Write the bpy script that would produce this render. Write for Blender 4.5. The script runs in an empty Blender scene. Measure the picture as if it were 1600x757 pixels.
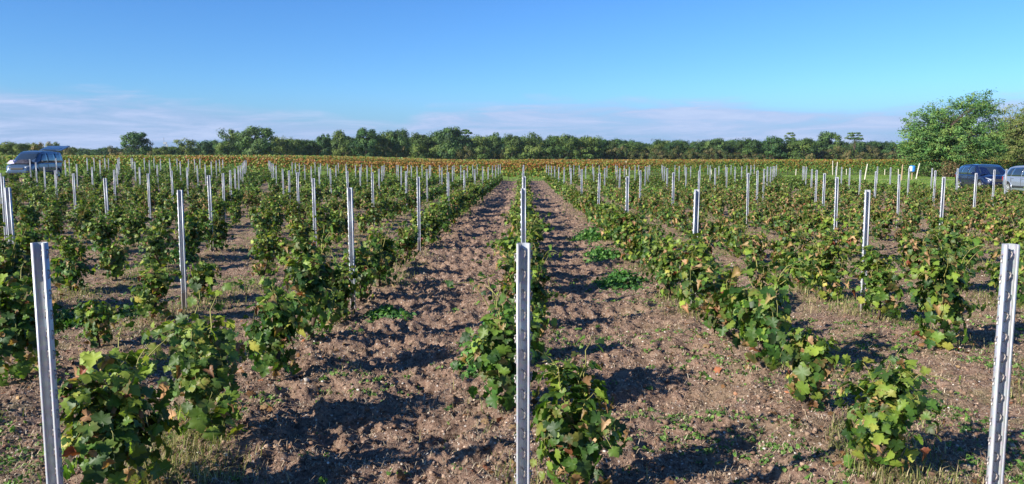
import bpy, bmesh, math, random
import numpy as np
from mathutils import Vector, Matrix

S = bpy.context.scene
COL = S.collection
R = math.radians

# ------------------------------------------------------------------ camera
EYE = 1.70
cam_d = bpy.data.cameras.new('camera')
cam = bpy.data.objects.new('camera', cam_d)
COL.objects.link(cam)
cam_d.sensor_width = 36
cam_d.lens = 27.0
cam_d.clip_start = 0.05
cam_d.clip_end = 6000
cam.location = (0, 0, EYE)
cam.rotation_euler = (R(90 - 6.0), 0, R(0.86))
S.camera = cam

# ------------------------------------------------------------------ light
SUN_EL = 25.0
SH_AZ = 36.0                      # shadows run this many degrees away from +X
sun_dir = Vector((-math.cos(R(SH_AZ)) * math.cos(R(SUN_EL)), -math.sin(R(SH_AZ)) * math.cos(R(SUN_EL)), math.sin(R(SUN_EL))))
sd = bpy.data.lights.new('sun', 'SUN')
sd.energy = 5.0
sd.angle = R(0.5)
sd.color = (1.0, 0.93, 0.82)
so = bpy.data.objects.new('sun', sd)
so.rotation_euler = sun_dir.to_track_quat('Z', 'Y').to_euler()
COL.objects.link(so)

W = bpy.data.worlds.new('World')
S.world = W
W.use_nodes = True
nt = W.node_tree
nt.nodes.clear()
def N(nt, t, **kw):
    n = nt.nodes.new(t)
    for k, v in kw.items():
        setattr(n, k, v)
    return n
def L(nt, a, b): nt.links.new(a, b)
def mth(nt, op, a, b=None, c=None, clamp=False):
    n = N(nt, 'ShaderNodeMath', operation=op)
    n.use_clamp = clamp
    for i, v in enumerate((a, b, c)):
        if v is None: continue
        if isinstance(v, (int, float)): n.inputs[i].default_value = v
        else: L(nt, v, n.inputs[i])
    return n.outputs[0]
def ramp(nt, fac, stops, interp='LINEAR'):
    n = N(nt, 'ShaderNodeValToRGB')
    cr = n.color_ramp
    cr.interpolation = interp
    while len(cr.elements) > 1: cr.elements.remove(cr.elements[-1])
    for i, (p, c) in enumerate(stops):
        e = cr.elements[0] if i == 0 else cr.elements.new(p)
        e.position = p
        e.color = (c, c, c, 1) if isinstance(c, (int, float)) else (*c, 1)
    L(nt, fac, n.inputs[0])
    return n.outputs[0]
def mixc(nt, f, a, b, mode='MIX'):
    n = N(nt, 'ShaderNodeMix', data_type='RGBA', blend_type=mode)
    if isinstance(f, (int, float)): n.inputs[0].default_value = f
    else: L(nt, f, n.inputs[0])
    for i, v in ((6, a), (7, b)):
        if isinstance(v, tuple): n.inputs[i].default_value = (*v, 1)
        else: L(nt, v, n.inputs[i])
    return n.outputs[2]
def noise(nt, vec, scale, detail=4, rough=0.55, dist=0.0):
    n = N(nt, 'ShaderNodeTexNoise')
    n.inputs['Scale'].default_value = scale
    n.inputs['Detail'].default_value = detail
    n.inputs['Roughness'].default_value = rough
    n.inputs['Distortion'].default_value = dist
    L(nt, vec, n.inputs['Vector'])
    return n.outputs[0]

sky = N(nt, 'ShaderNodeTexSky', sky_type='NISHITA')
sky.sun_disc = False
sky.sun_elevation = R(SUN_EL)
sky.sun_rotation = math.atan2(sun_dir.x, sun_dir.y)
sky.altitude = 30
sky.air_density = 1.0
sky.dust_density = 0.25
sky.ozone_density = 2.2
tc = N(nt, 'ShaderNodeTexCoord')
sep = N(nt, 'ShaderNodeSeparateXYZ'); L(nt, tc.outputs['Generated'], sep.inputs[0])
az = mth(nt, 'ARCTAN2', sep.outputs[0], sep.outputs[1])
el = mth(nt, 'ARCSINE', sep.outputs[2])
cmb = N(nt, 'ShaderNodeCombineXYZ')
L(nt, mth(nt, 'MULTIPLY', az, 5.0), cmb.inputs[0]); L(nt, mth(nt, 'MULTIPLY', el, 42.0), cmb.inputs[1])
n1 = noise(nt, cmb.outputs[0], 1.3, 9, 0.66, 0.5)
cmb2 = N(nt, 'ShaderNodeCombineXYZ')
L(nt, mth(nt, 'MULTIPLY', az, 3.0), cmb2.inputs[0]); L(nt, mth(nt, 'MULTIPLY', el, 10.0), cmb2.inputs[1])
n2 = noise(nt, cmb2.outputs[0], 1.4, 4, 0.5, 0.2)
# upper limit of the cloud bank wanders with azimuth
azn = mth(nt, 'MULTIPLY_ADD', az, 0.5, 0.5)
limr = ramp(nt, azn, [(0.0, .80), (0.18, .92), (0.27, .86), (0.36, .62), (0.42, .50), (0.44, .74), (0.50, .86), (0.62, .86), (0.70, .74), (1.0, .8)])
lim = mth(nt, 'ADD', mth(nt, 'MULTIPLY', limr, 0.092), mth(nt, 'MULTIPLY_ADD', n2, 0.020, -0.012))
edge = mth(nt, 'SUBTRACT', lim, el)
edge = mth(nt, 'ADD', mth(nt, 'MULTIPLY', edge, 50.0), mth(nt, 'MULTIPLY_ADD', n1, 2.4, -0.95), clamp=True)
edge = mth(nt, 'MULTIPLY', edge, 1.0, clamp=True)
streak = ramp(nt, n1, [(0.36, 0.48), (0.56, 1.0)])
cm = mth(nt, 'MULTIPLY', edge, streak)
cm = mth(nt, 'MULTIPLY', cm, 0.92)
low = N(nt, 'ShaderNodeMapRange'); low.inputs[1].default_value = 0.0; low.inputs[2].default_value = 0.10; low.inputs[3].default_value = 0.92; low.inputs[4].default_value = 0.0
low.interpolation_type = 'SMOOTHSTEP'
L(nt, el, low.inputs[0])
hs = N(nt, 'ShaderNodeHueSaturation')
hs.inputs['Saturation'].default_value = 1.16
hs.inputs['Value'].default_value = 1.0
L(nt, sky.outputs[0], hs.inputs['Color'])
SKYTINT = N(nt, 'ShaderNodeMix', data_type='RGBA', blend_type='MULTIPLY')
SKYTINT.inputs[0].default_value = 1.0
L(nt, hs.outputs[0], SKYTINT.inputs[6]); SKYTINT.inputs[7].default_value = (0.60, 0.98, 1.50, 1)
ccol = mixc(nt, ramp(nt, n1, [(.4, 0.0), (.62, 1.0)]), (3.3, 4.5, 7.2), (4.6, 5.6, 8.0))
skyb = mixc(nt, low.outputs[0], SKYTINT.outputs[2], (2.3, 3.7, 6.2))
skyc = mixc(nt, cm, skyb, ccol)
bg = N(nt, 'ShaderNodeBackground'); bg.inputs[1].default_value = 0.061
L(nt, skyc, bg.inputs[0])
wo = N(nt, 'ShaderNodeOutputWorld'); L(nt, bg.outputs[0], wo.inputs[0])

S.view_settings.view_transform = 'Standard'
S.view_settings.look = 'None'
S.view_settings.exposure = 0.95
S.view_settings.gamma = 1.0
S.cycles.max_bounces = 6
S.cycles.diffuse_bounces = 3
S.cycles.transmission_bounces = 4
S.cycles.glossy_bounces = 3

# ------------------------------------------------------------------ numpy noise and terrain
rng = np.random.default_rng(11)
random.seed(5)
PERM = np.random.default_rng(3).permutation(256)
PERM = np.concatenate([PERM, PERM])
GA = np.random.default_rng(4).uniform(0, 2 * np.pi, 256)
GX, GY = np.cos(GA), np.sin(GA)
def perlin(x, y):
    xi = np.floor(x).astype(int); yi = np.floor(y).astype(int)
    xf = x - xi; yf = y - yi
    u = xf * xf * xf * (xf * (xf * 6 - 15) + 10); v = yf * yf * yf * (yf * (yf * 6 - 15) + 10)
    def g(ix, iy, dx, dy):
        h = PERM[(PERM[ix & 255] + iy) & 255]
        return GX[h] * dx + GY[h] * dy
    a = g(xi, yi, xf, yf); b = g(xi + 1, yi, xf - 1, yf)
    c = g(xi, yi + 1, xf, yf - 1); d = g(xi + 1, yi + 1, xf - 1, yf - 1)
    return (a * (1 - u) + b * u) * (1 - v) + (c * (1 - u) + d * u) * v
def sstep(a, b, x):
    t = np.clip((x - a) / (b - a), 0, 1)
    return t * t * (3 - 2 * t)
ROW = 1.89                          # distance between vine rows
LINE0, LSTEP, NLINES = 3.0, 5.5, 12 # lines of posts across the field
FIELD_X0, FIELD_X1 = -34.2, 20.3
FIELD_Y1 = 65.5
def base_h(x, y):
    h = 0.58 * sstep(-8, -32, x) * sstep(14, 50, y)
    h = h + 0.06 * perlin(x * 0.07 + 3, y * 0.07)
    return h
def gh(x, y):
    x = np.asarray(x, float); y = np.asarray(y, float)
    h = base_h(x, y)
    infield = sstep(FIELD_X1 + 0.6, FIELD_X1 - 0.3, x) * sstep(FIELD_Y1 + .8, FIELD_Y1 - .4, y) * sstep(FIELD_X0 - .5, FIELD_X0 + .5, x)
    ph = np.cos(2 * np.pi * x / ROW)
    tilled = 0.55 + 0.6 * sstep(-2.1, -1.7, x) * sstep(0.1, -0.3, x) + 0.25 * sstep(0.1, .4, x) * sstep(1.9, 1.6, x)
    f = 0.03 * ph
    f = f + tilled * 0.095 * perlin(x * 1.3 + 7, y * 2.2)
    aisle = sstep(.80, .45, np.abs(np.abs(x) - .95)) * (x > -1.8)* (x < 1.8)
    f = f + aisle * .045 * np.cos(2 * np.pi * (y - .55 * x) / 1.08 + 2.2 * perlin(x * 1.2, y * .7)) * (0.9 + .9 * perlin(x * .9 + 4, y * .5 + 2))
    n3 = perlin(x * 4.2 + .3 * y, y * 5.0 + 9)
    f = f + tilled * 0.085 * (0.5 - 2 * np.abs(n3)) * 0.8
    f = f + tilled * 0.038 * perlin(x * 11, y * 11)
    cl = perlin(x * 24 + 5, y * 24)
    f = f + 0.040 * np.maximum(cl, 0) * (0.4 + tilled)
    f = f + 0.013 * perlin(x * 50, y * 50)
    gr = 0.03 * perlin(x * 0.8, y * 0.8)
    return h + infield * f + (1 - infield) * gr
def gz(x, y): return float(gh(np.array([x]), np.array([y]))[0])

# ------------------------------------------------------------------ helpers
def tag(o, label=None, cat=None, group=None, kind=None):
    if label: o['label'] = label
    if cat: o['category'] = cat
    if group: o['group'] = group
    if kind: o['kind'] = kind
    return o
def np_mesh(name, V, F, mat=None, col=None, smooth=False):
    """V (n,3), F (m,k) array of equal-size faces"""
    me = bpy.data.meshes.new(name)
    V = np.ascontiguousarray(V, dtype=np.float32); F = np.ascontiguousarray(F, dtype=np.int32)
    m, k = F.shape
    me.vertices.add(len(V)); me.vertices.foreach_set('co', V.ravel())
    me.loops.add(m * k); me.loops.foreach_set('vertex_index', F.ravel())
    me.polygons.add(m)
    me.polygons.foreach_set('loop_start', np.arange(0, m * k, k, dtype=np.int32))
    me.polygons.foreach_set('loop_total', np.full(m, k, dtype=np.int32))
    if smooth: me.polygons.foreach_set('use_smooth', np.ones(m, dtype=bool))
    me.update(calc_edges=True)
    if col is not None:
        ca = me.color_attributes.new('tint', 'FLOAT_COLOR', 'POINT')
        c4 = np.ones((len(V), 4), dtype=np.float32); c4[:, :3] = col
        ca.data.foreach_set('color', c4.ravel())
    if mat: me.materials.append(mat)
    return me
def link(name, me, parent=None, loc=(0, 0, 0), rz=0.0):
    o = bpy.data.objects.new(name, me)
    COL.objects.link(o)
    o.location = loc
    o.rotation_euler = (0, 0, rz)
    if parent: o.parent = parent
    return o
def empty(name, loc, rz=0.0):
    o = link(name, None, None, loc, rz)
    o.empty_display_size = 0.2
    return o
class MB:
    """collects shapes into one bmesh"""
    def __init__(s): s.bm = bmesh.new()
    def box(s, c, d, rot=None, bevel=0.0):
        M = Matrix.Translation(c) @ (rot.to_4x4() if rot else Matrix.Identity(4)) @ Matrix.Diagonal((*d, 1))
        r = bmesh.ops.create_cube(s.bm, size=1.0, matrix=M)
        if bevel:
            es = list({e for v in r['verts'] for e in v.link_edges})
            bmesh.ops.bevel(s.bm, geom=es, offset=bevel, segments=2, affect='EDGES', profile=0.6)
    def tube(s, pts, radii, n=6, caps=True):
        rings = []
        pts = [Vector(p) for p in pts]
        for i, p in enumerate(pts):
            d = (pts[min(i + 1, len(pts) - 1)] - pts[max(i - 1, 0)])
            if d.length < 1e-9: d = Vector((0, 0, 1))
            q = d.to_track_quat('Z', 'Y')
            rr = radii[i] if isinstance(radii, (list, tuple)) else radii
            rings.append([s.bm.verts.new(p + q @ Vector((math.cos(a) * rr, math.sin(a) * rr, 0))) for a in [2 * math.pi * j / n for j in range(n)]])
        for a, b in zip(rings, rings[1:]):
            for j in range(n): s.bm.faces.new((a[j], a[(j + 1) % n], b[(j + 1) % n], b[j]))
        if caps:
            s.bm.faces.new(list(reversed(rings[0]))); s.bm.faces.new(rings[-1])
    def lathe(s, prof, M=None, n=20):
        """prof: (r, z) pairs around local z"""
        M = M or Matrix.Identity(4)
        rings = []
        for r, z in prof:
            rings.append([s.bm.verts.new(M @ Vector((math.cos(2 * math.pi * j / n) * r, math.sin(2 * math.pi * j / n) * r, z))) for j in range(n)])
        for a, b in zip(rings, rings[1:]):
            for j in range(n): s.bm.faces.new((a[j], a[(j + 1) % n], b[(j + 1) % n], b[j]))
        s.bm.faces.new(list(reversed(rings[0]))); s.bm.faces.new(rings[-1])
    def poly(s, pts):
        s.bm.faces.new([s.bm.verts.new(p) for p in pts])
    def mesh(s, name, mat, smooth=False):
        me = bpy.data.meshes.new(name)
        bmesh.ops.recalc_face_normals(s.bm, faces=s.bm.faces)
        s.bm.to_mesh(me); s.bm.free()
        if smooth:
            for p in me.polygons: p.use_smooth = True
        if mat: me.materials.append(mat)
        return me
    def build(s, name, mat, parent=None, smooth=False, loc=(0, 0, 0), rz=0.0):
        return link(name, s.mesh(name, mat, smooth), parent, loc, rz)

# ------------------------------------------------------------------ materials
def newmat(name):
    m = bpy.data.materials.new(name); m.use_nodes = True
    nt = m.node_tree
    return m, nt, nt.nodes['Principled BSDF'], nt.nodes['Material Output']
def simple(name, col, rough=0.5, metal=0.0, coat=0.0, nscale=6, namt=0.12, spec=0.5):
    m, nt, b, out = newmat(name)
    tcn = N(nt, 'ShaderNodeTexCoord')
    nz = noise(nt, tcn.outputs['Object'], nscale, 5)
    c = mixc(nt, nz, tuple(v * (1 - namt) for v in col), tuple(min(1, v * (1 + namt)) for v in col))
    L(nt, c, b.inputs['Base Color'])
    L(nt, mth(nt, 'MULTIPLY_ADD', nz, 0.2, rough - 0.1), b.inputs['Roughness'])
    b.inputs['Metallic'].default_value = metal
    b.inputs['Coat Weight'].default_value = coat
    b.inputs['Coat Roughness'].default_value = 0.04
    b.inputs['Specular IOR Level'].default_value = spec
    return m
def leafmat(name, transl=0.28, rough=0.42, spec=0.5, vary=0.0, nscale=0):
    m, nt, b, out = newmat(name)
    at = N(nt, 'ShaderNodeVertexColor', layer_name='tint')
    c = at.outputs[0]
    if vary:
        oi = N(nt, 'ShaderNodeObjectInfo')
        h = N(nt, 'ShaderNodeHueSaturation')
        L(nt, mth(nt, 'MULTIPLY_ADD', oi.outputs['Random'], vary * 0.12, 0.5 - vary * 0.06), h.inputs['Hue'])
        L(nt, mth(nt, 'MULTIPLY_ADD', oi.outputs['Random'], -vary, 1 + vary * 0.5), h.inputs['Value'])
        L(nt, c, h.inputs['Color']); c = h.outputs[0]
    if nscale:
        tcn = N(nt, 'ShaderNodeTexCoord')
        nz = noise(nt, tcn.outputs['Object'], nscale, 3)
        c = mixc(nt, mth(nt, 'MULTIPLY', nz, 0.5), c, (0.16, 0.15, 0.035), 'MIX')
        L(nt, at.outputs[0], nt.nodes[-1].inputs[6]) if False else None
    L(nt, c, b.inputs['Base Color'])
    b.inputs['Roughness'].default_value = rough
    b.inputs['Specular IOR Level'].default_value = spec
    t = N(nt, 'ShaderNodeBsdfTranslucent')
    tcol = mixc(nt, 1.0, c, (1.7, 1.9, 0.7), 'MULTIPLY')
    L(nt, tcol, t.inputs[0])
    mx = N(nt, 'ShaderNodeMixShader'); mx.inputs[0].default_value = transl
    L(nt, b.outputs[0], mx.inputs[1]); L(nt, t.outputs[0], mx.inputs[2])
    L(nt, mx.outputs[0], out.inputs[0])
    return m
M = {}
M['vine_leaf'] = leafmat('vine_leaf', 0.30, 0.50, 0.36, vary=0.22)
M['tree_leaf'] = leafmat('tree_leaf', 0.22, 0.6, 0.2, vary=0.32)
M['weed'] = leafmat('weed', 0.3, 0.55, 0.3)
M['grass'] = leafmat('grass', 0.3, 0.6, 0.2)
M['litter'] = leafmat('litter', 0.05, 0.9, 0.1)
M['bark'] = simple('bark', (0.085, 0.06, 0.045), 0.9, nscale=30, namt=0.5, spec=0.2)
M['cane'] = simple('cane', (0.22, 0.21, 0.06), 0.6, nscale=20, namt=0.4, spec=0.3)
M['wood'] = simple('weathered_wood', (0.36, 0.25, 0.16), 0.85, nscale=25, namt=0.3, spec=0.2)
M['palewood'] = simple('pale_wood', (0.55, 0.50, 0.42), 0.85, nscale=25, namt=0.25, spec=0.2)

def galvanised():
    m, nt, b, out = newmat('galvanised_steel')
    tcn = N(nt, 'ShaderNodeTexCoord')
    mp = N(nt, 'ShaderNodeMapping'); mp.inputs['Scale'].default_value = (1, 1, 0.12)
    L(nt, tcn.outputs['Object'], mp.inputs[0])
    a = noise(nt, mp.outputs[0], 60, 6, 0.65)
    v = N(nt, 'ShaderNodeTexVoronoi'); v.inputs['Scale'].default_value = 70
    L(nt, tcn.outputs['Object'], v.inputs['Vector'])
    c = mixc(nt, a, (0.34, 0.36, 0.39), (0.60, 0.62, 0.645))
    c = mixc(nt, 0.15, c, v.outputs['Color'], 'SOFT_LIGHT')
    drt = ramp(nt, noise(nt, tcn.outputs['Object'], 9, 6, 0.7), [(0.55, 0.0), (0.75, 0.45)])
    c = mixc(nt, drt, c, (0.30, 0.26, 0.22))
    sz = N(nt, 'ShaderNodeSeparateXYZ'); L(nt, tcn.outputs['Object'], sz.inputs[0])
    splash = mth(nt, 'MULTIPLY', mth(nt, 'LESS_THAN', mth(nt, 'ADD', sz.outputs[2], mth(nt, 'MULTIPLY', noise(nt, tcn.outputs['Object'], 40, 5, .7), -.45)), 0.0), 0.6)
    c = mixc(nt, splash, c, (0.24, 0.17, 0.12))
    L(nt, c, b.inputs['Base Color'])
    b.inputs['Metallic'].default_value = 0.50
    L(nt, mth(nt, 'MULTIPLY_ADD', a, 0.3, 0.38), b.inputs['Roughness'])
    bp = N(nt, 'ShaderNodeBump'); bp.inputs['Strength'].default_value = 0.15; bp.inputs['Distance'].default_value = 0.002
    L(nt, a, bp.inputs['Height']); L(nt, bp.outputs[0], b.inputs['Normal'])
    return m
M['steel'] = galvanised()

def ground_mat():
    m, nt, b, out = newmat('vineyard_ground')
    g = N(nt, 'ShaderNodeNewGeometry')
    pos = g.outputs['Position']
    sp = N(nt, 'ShaderNodeSeparateXYZ'); L(nt, pos, sp.inputs[0])
    X, Y = sp.outputs[0], sp.outputs[1]
    nb = noise(nt, pos, 0.7, 5, 0.6)
    nm = noise(nt, pos, 6, 6, 0.65)
    nf = noise(nt, pos, 45, 6, 0.7)
    soil = mixc(nt, ramp(nt, nm, [(0.3, 0.0), (0.7, 1.0)]), (0.155, 0.092, 0.065), (0.325, 0.214, 0.158))
    soil = mixc(nt, ramp(nt, nf, [(0.42, 0.0), (0.62, 0.9)]), soil, (0.38, 0.27, 0.195))
    dk = ramp(nt, noise(nt, pos, 16, 5, 0.7), [(0.34, 0.8), (0.54, 0.0)])
    soil = mixc(nt, dk, soil, (0.066, 0.040, 0.028))
    # pale grit
    vo = N(nt, 'ShaderNodeTexVoronoi'); vo.inputs['Scale'].default_value = 38
    L(nt, pos, vo.inputs['Vector'])
    vsep = N(nt, 'ShaderNodeSeparateColor'); L(nt, vo.outputs['Color'], vsep.inputs[0])
    grit = mth(nt, 'MULTIPLY', mth(nt, 'LESS_THAN', vo.outputs['Distance'], 0.28), mth(nt, 'GREATER_THAN', vsep.outputs[0], 0.76))
    soil = mixc(nt, mth(nt, 'MULTIPLY', grit, 0.8), soil, mixc(nt, vsep.outputs[1], (0.38, 0.28, 0.21), (0.68, 0.63, 0.56)))
    # thin green and straw film where nobody tills: patches, away from the two middle alleys
    am = mth(nt, 'ABSOLUTE', mth(nt, 'ADD', X, 0.2))
    away = N(nt, 'ShaderNodeMapRange'); away.inputs[1].default_value = 0.8; away.inputs[2].default_value = 3.0
    L(nt, am, away.inputs[0])
    film = ramp(nt, noise(nt, pos, 2.3, 6, 0.7), [(0.47, 0.0), (0.62, 1.0)])
    far = N(nt, 'ShaderNodeMapRange'); far.inputs[1].default_value = 5; far.inputs[2].default_value = 40
    far.inputs[3].default_value = 0.45; far.inputs[4].default_value = 0.9
    L(nt, Y, far.inputs[0])
    ff = mth(nt, 'MULTIPLY', mth(nt, 'MULTIPLY', film, away.outputs[0]), far.outputs[0])
    soil = mixc(nt, ff, soil, mixc(nt, nf, (0.10, 0.125, 0.035), (0.27, 0.235, 0.11)))
    # grass outside the field
    gcol = mixc(nt, ramp(nt, nm, [(0.3, 0), (0.7, 1)]), (0.105, 0.190, 0.028), (0.200, 0.280, 0.055))
    gcol = mixc(nt, ramp(nt, noise(nt, pos, 0.35, 4, 0.6), [(0.5, 0.0), (0.75, 0.7)]), gcol, (0.30, 0.27, 0.13))
    wob = mth(nt, 'MULTIPLY_ADD', nb, 1.6, -0.8)
    m1 = mth(nt, 'GREATER_THAN', mth(nt, 'ADD', X, wob), FIELD_X1)
    m2 = mth(nt, 'GREATER_THAN', mth(nt, 'ADD', Y, wob), FIELD_Y1)
    m3 = mth(nt, 'LESS_THAN', mth(nt, 'ADD', X, wob), FIELD_X0)
    gm = mth(nt, 'MAXIMUM', mth(nt, 'MAXIMUM', m1, m2), m3)
    # sandy wheel track across the grass
    ty = mth(nt, 'ABSOLUTE', mth(nt, 'SUBTRACT', mth(nt, 'ADD', Y, mth(nt, 'MULTIPLY', nb, 3.0)), 74.0))
    tr = mth(nt, 'LESS_THAN', ty, 1.3)
    gcol = mixc(nt, mth(nt, 'MULTIPLY', tr, 0.75), gcol, mixc(nt, nm, (0.30, 0.24, 0.15), (0.48, 0.40, 0.28)))
    col = mixc(nt, gm, soil, gcol)
    L(nt, col, b.inputs['Base Color'])
    b.inputs['Roughness'].default_value = 0.95
    b.inputs['Specular IOR Level'].default_value = 0.12
    bp = N(nt, 'ShaderNodeBump'); bp.inputs['Strength'].default_value = 1.0; bp.inputs['Distance'].default_value = 0.03
    L(nt, mth(nt, 'ADD', nf, mth(nt, 'MULTIPLY', nm, 1.0)), bp.inputs['Height'])
    L(nt, bp.outputs[0], b.inputs['Normal'])
    return m
M['ground'] = ground_mat()

# ------------------------------------------------------------------ ground sheet
def axis(parts):
    out = []
    for a, b_, s0, s1 in parts:       # spacing runs from s0 to s1
        x = a
        while x < b_ - 1e-6:
            out.append(x)
            t = (x - a) / (b_ - a)
            x += s0 * (s1 / s0) ** t
    return out
ys = axis([(-60, 1.0, 15, 0.6), (1.0, 2.6, 0.2, 0.02), (2.6, 9, 0.018, 0.026), (9, 30, 0.026, 0.12), (30, 120, 0.12, 1.5), (120, 3500, 1.5, 200)]) + [3500]
xr = axis([(0, 3.0, 0.020, 0.024), (3.0, 9, 0.024, 0.07), (9, 60, 0.07, 0.6), (60, 3000, 0.6, 300)]) + [3000]
xs = [-v for v in xr[:0:-1]] + xr
xs = np.array(xs); ys = np.array(ys)
GXm, GYm = np.meshgrid(xs, ys)
Z = gh(GXm.ravel(), GYm.ravel())
Vg = np.stack([GXm.ravel(), GYm.ravel(), Z], 1)
nx, ny = len(xs), len(ys)
ii = (np.arange(ny - 1)[:, None] * nx + np.arange(nx - 1)[None, :]).ravel()
Fg = np.stack([ii, ii + 1, ii + 1 + nx, ii + nx], 1)
print('ground verts', len(Vg))
gme = np_mesh('ground', Vg, Fg, M['ground'], smooth=True)
ground = link('ground', gme); tag(ground, kind='structure')

# ------------------------------------------------------------------ leaf batches
def unit(v): return v / np.maximum(np.linalg.norm(v, axis=1, keepdims=True), 1e-9)
def frames(nrm, tip):
    n = unit(nrm); t = tip - n * np.sum(tip * n, axis=1, keepdims=True); t = unit(t)
    x = np.cross(t, n)
    return np.stack([x, t, n], 2)           # columns = local axes
def batch(tmpl, pos, fr, size, col, edge=None):
    """tmpl (V,3) shape, tf faces ; -> verts, faces, colours"""
    tv, tf, te = tmpl
    P = np.einsum('nij,vj->nvi', fr, tv) * size[:, None, None] + pos[:, None, :]
    n, v = len(pos), len(tv)
    F = (tf[None] + (np.arange(n) * v)[:, None, None]).reshape(-1, tf.shape[1])
    C = np.repeat(col[:, None, :], v, 1)
    if v > 12: C = C * (1.0 + .14 * (1 - te)[None, :, None]) * (0.90 + .10 * (np.abs(tv[:, 0]) < .15))[None, :, None]
    if edge is not None:
        w = te[None, :, None] * edge[1][:, None, None]
        C = C * (1 - w) + edge[0][:, None, :] * w
    return P.reshape(-1, 3), F, C.reshape(-1, 3)
def merge(parts):
    V, F, C, o = [], [], [], 0
    for v, f, c in parts:
        V.append(v); F.append(f + o); C.append(c); o += len(v)
    return np.concatenate(V), np.concatenate(F), np.concatenate(C)
def leaf_tmpl(fold, droop, twist=0.0, detail=2):
    if detail == 2:
        half = [(0.0, -0.02), (0.10, -0.20), (0.30, -0.25), (0.40, -0.06), (0.60, -0.04), (0.55, 0.14), (0.76, 0.36), (0.60, 0.42), (0.52, 0.56), (0.30, 0.56), (0.34, 0.72), (0.18, 0.86)]
        pts = half + [(0.0, 1.02)] + [(-x, y) for x, y in half[:0:-1]]
    elif detail == 1:
        half = [(0.0, 0.0), (0.38, -0.2), (0.68, 0.30), (0.36, 0.66)]
        pts = half + [(0.0, 1.0)] + [(-x, y) for x, y in half[:0:-1]]
    else:
        v = np.array([(0, -.1, 0), (0.6, 0.35, fold * .5), (0, 1.0, -droop), (-0.6, 0.35, fold * .5)], float)
        return v, np.array([[0, 1, 2], [0, 2, 3]]), np.array([0, 1, 1, 1.0])
    pts = [(0.0, 0.3)] + pts
    v = []
    for x, y in pts:
        r = math.hypot(x, y - 0.3)
        v.append((x, y, fold * abs(x) - droop * max(y, 0) ** 2 + twist * x * y - 0.12 * r * r + (.075 * math.sin(9 * x + 7 * y + 5 * fold) if detail == 2 else 0)))
    v = np.array(v); n = len(pts) - 1
    f = np.array([[0, 1 + i, 1 + (i + 1) % n] for i in range(n)])
    te = np.ones(len(v)); te[0] = 0; te[1] = 0
    return v, f, te
T2 = [leaf_tmpl(0.22, 0.30, 0.1), leaf_tmpl(-0.15, 0.42, -0.2), leaf_tmpl(0.40, 0.15, 0.25)]
T2C = leaf_tmpl(1.1, 0.9, 0.5)
T1 = [leaf_tmpl(0.22, 0.30, 0.1, 1), leaf_tmpl(-0.15, 0.42, -0.2, 1)]
T0 = [leaf_tmpl(0.25, 0.25, 0, 0)]

DARK = np.array((0.022, 0.058, 0.014)); MID = np.array((0.058, 0.130, 0.020)); LIGHT = np.array((0.190, 0.260, 0.036))
YEL = np.array((0.36, 0.32, 0.07)); BRN = np.array((0.22, 0.115, 0.050)); TAN = np.array((0.40, 0.26, 0.13)); RED = np.array((0.20, 0.060, 0.030))
def leaf_cols(n, brown, r):
    u = r.random(n)
    c = DARK + (MID - DARK) * r.random((n, 1)) ** 1.2
    k = u > 0.60 - brown * .5; c[k] = (MID + (LIGHT - MID) * r.random((n, 1)))[k]
    k = u > 0.90 - brown * .6; c[k] = (LIGHT + (YEL - LIGHT) * r.random((n, 1)))[k]
    k = u > 0.965 - brown; c[k] = (BRN + (TAN - BRN) * r.random((n, 1)))[k]
    k = u > 0.995 - brown * .08; c[k] = RED
    return c * r.uniform(0.7, 1.3, (n, 1))

def tube_np(pts, rad, n=4):
    pts = np.asarray(pts, float); m = len(pts)
    d = np.gradient(pts, axis=0); d = unit(d)
    up = np.tile(np.array([[0.13, 0.21, 1.0]]), (m, 1)); s = unit(np.cross(d, up)); t = np.cross(s, d)
    a = np.arange(n) * 2 * np.pi / n
    rad = np.broadcast_to(np.asarray(rad, float), (m,))
    V = pts[:, None, :] + rad[:, None, None] * (np.cos(a)[None, :, None] * s[:, None, :] + np.sin(a)[None, :, None] * t[:, None, :])
    F = []
    for i in range(m - 1):
        for j in range(n):
            F.append((i * n + j, i * n + (j + 1) % n, (i + 1) * n + (j + 1) % n, (i + 1) * n + j))
    return V.reshape(-1, 3), np.array(F)

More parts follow.
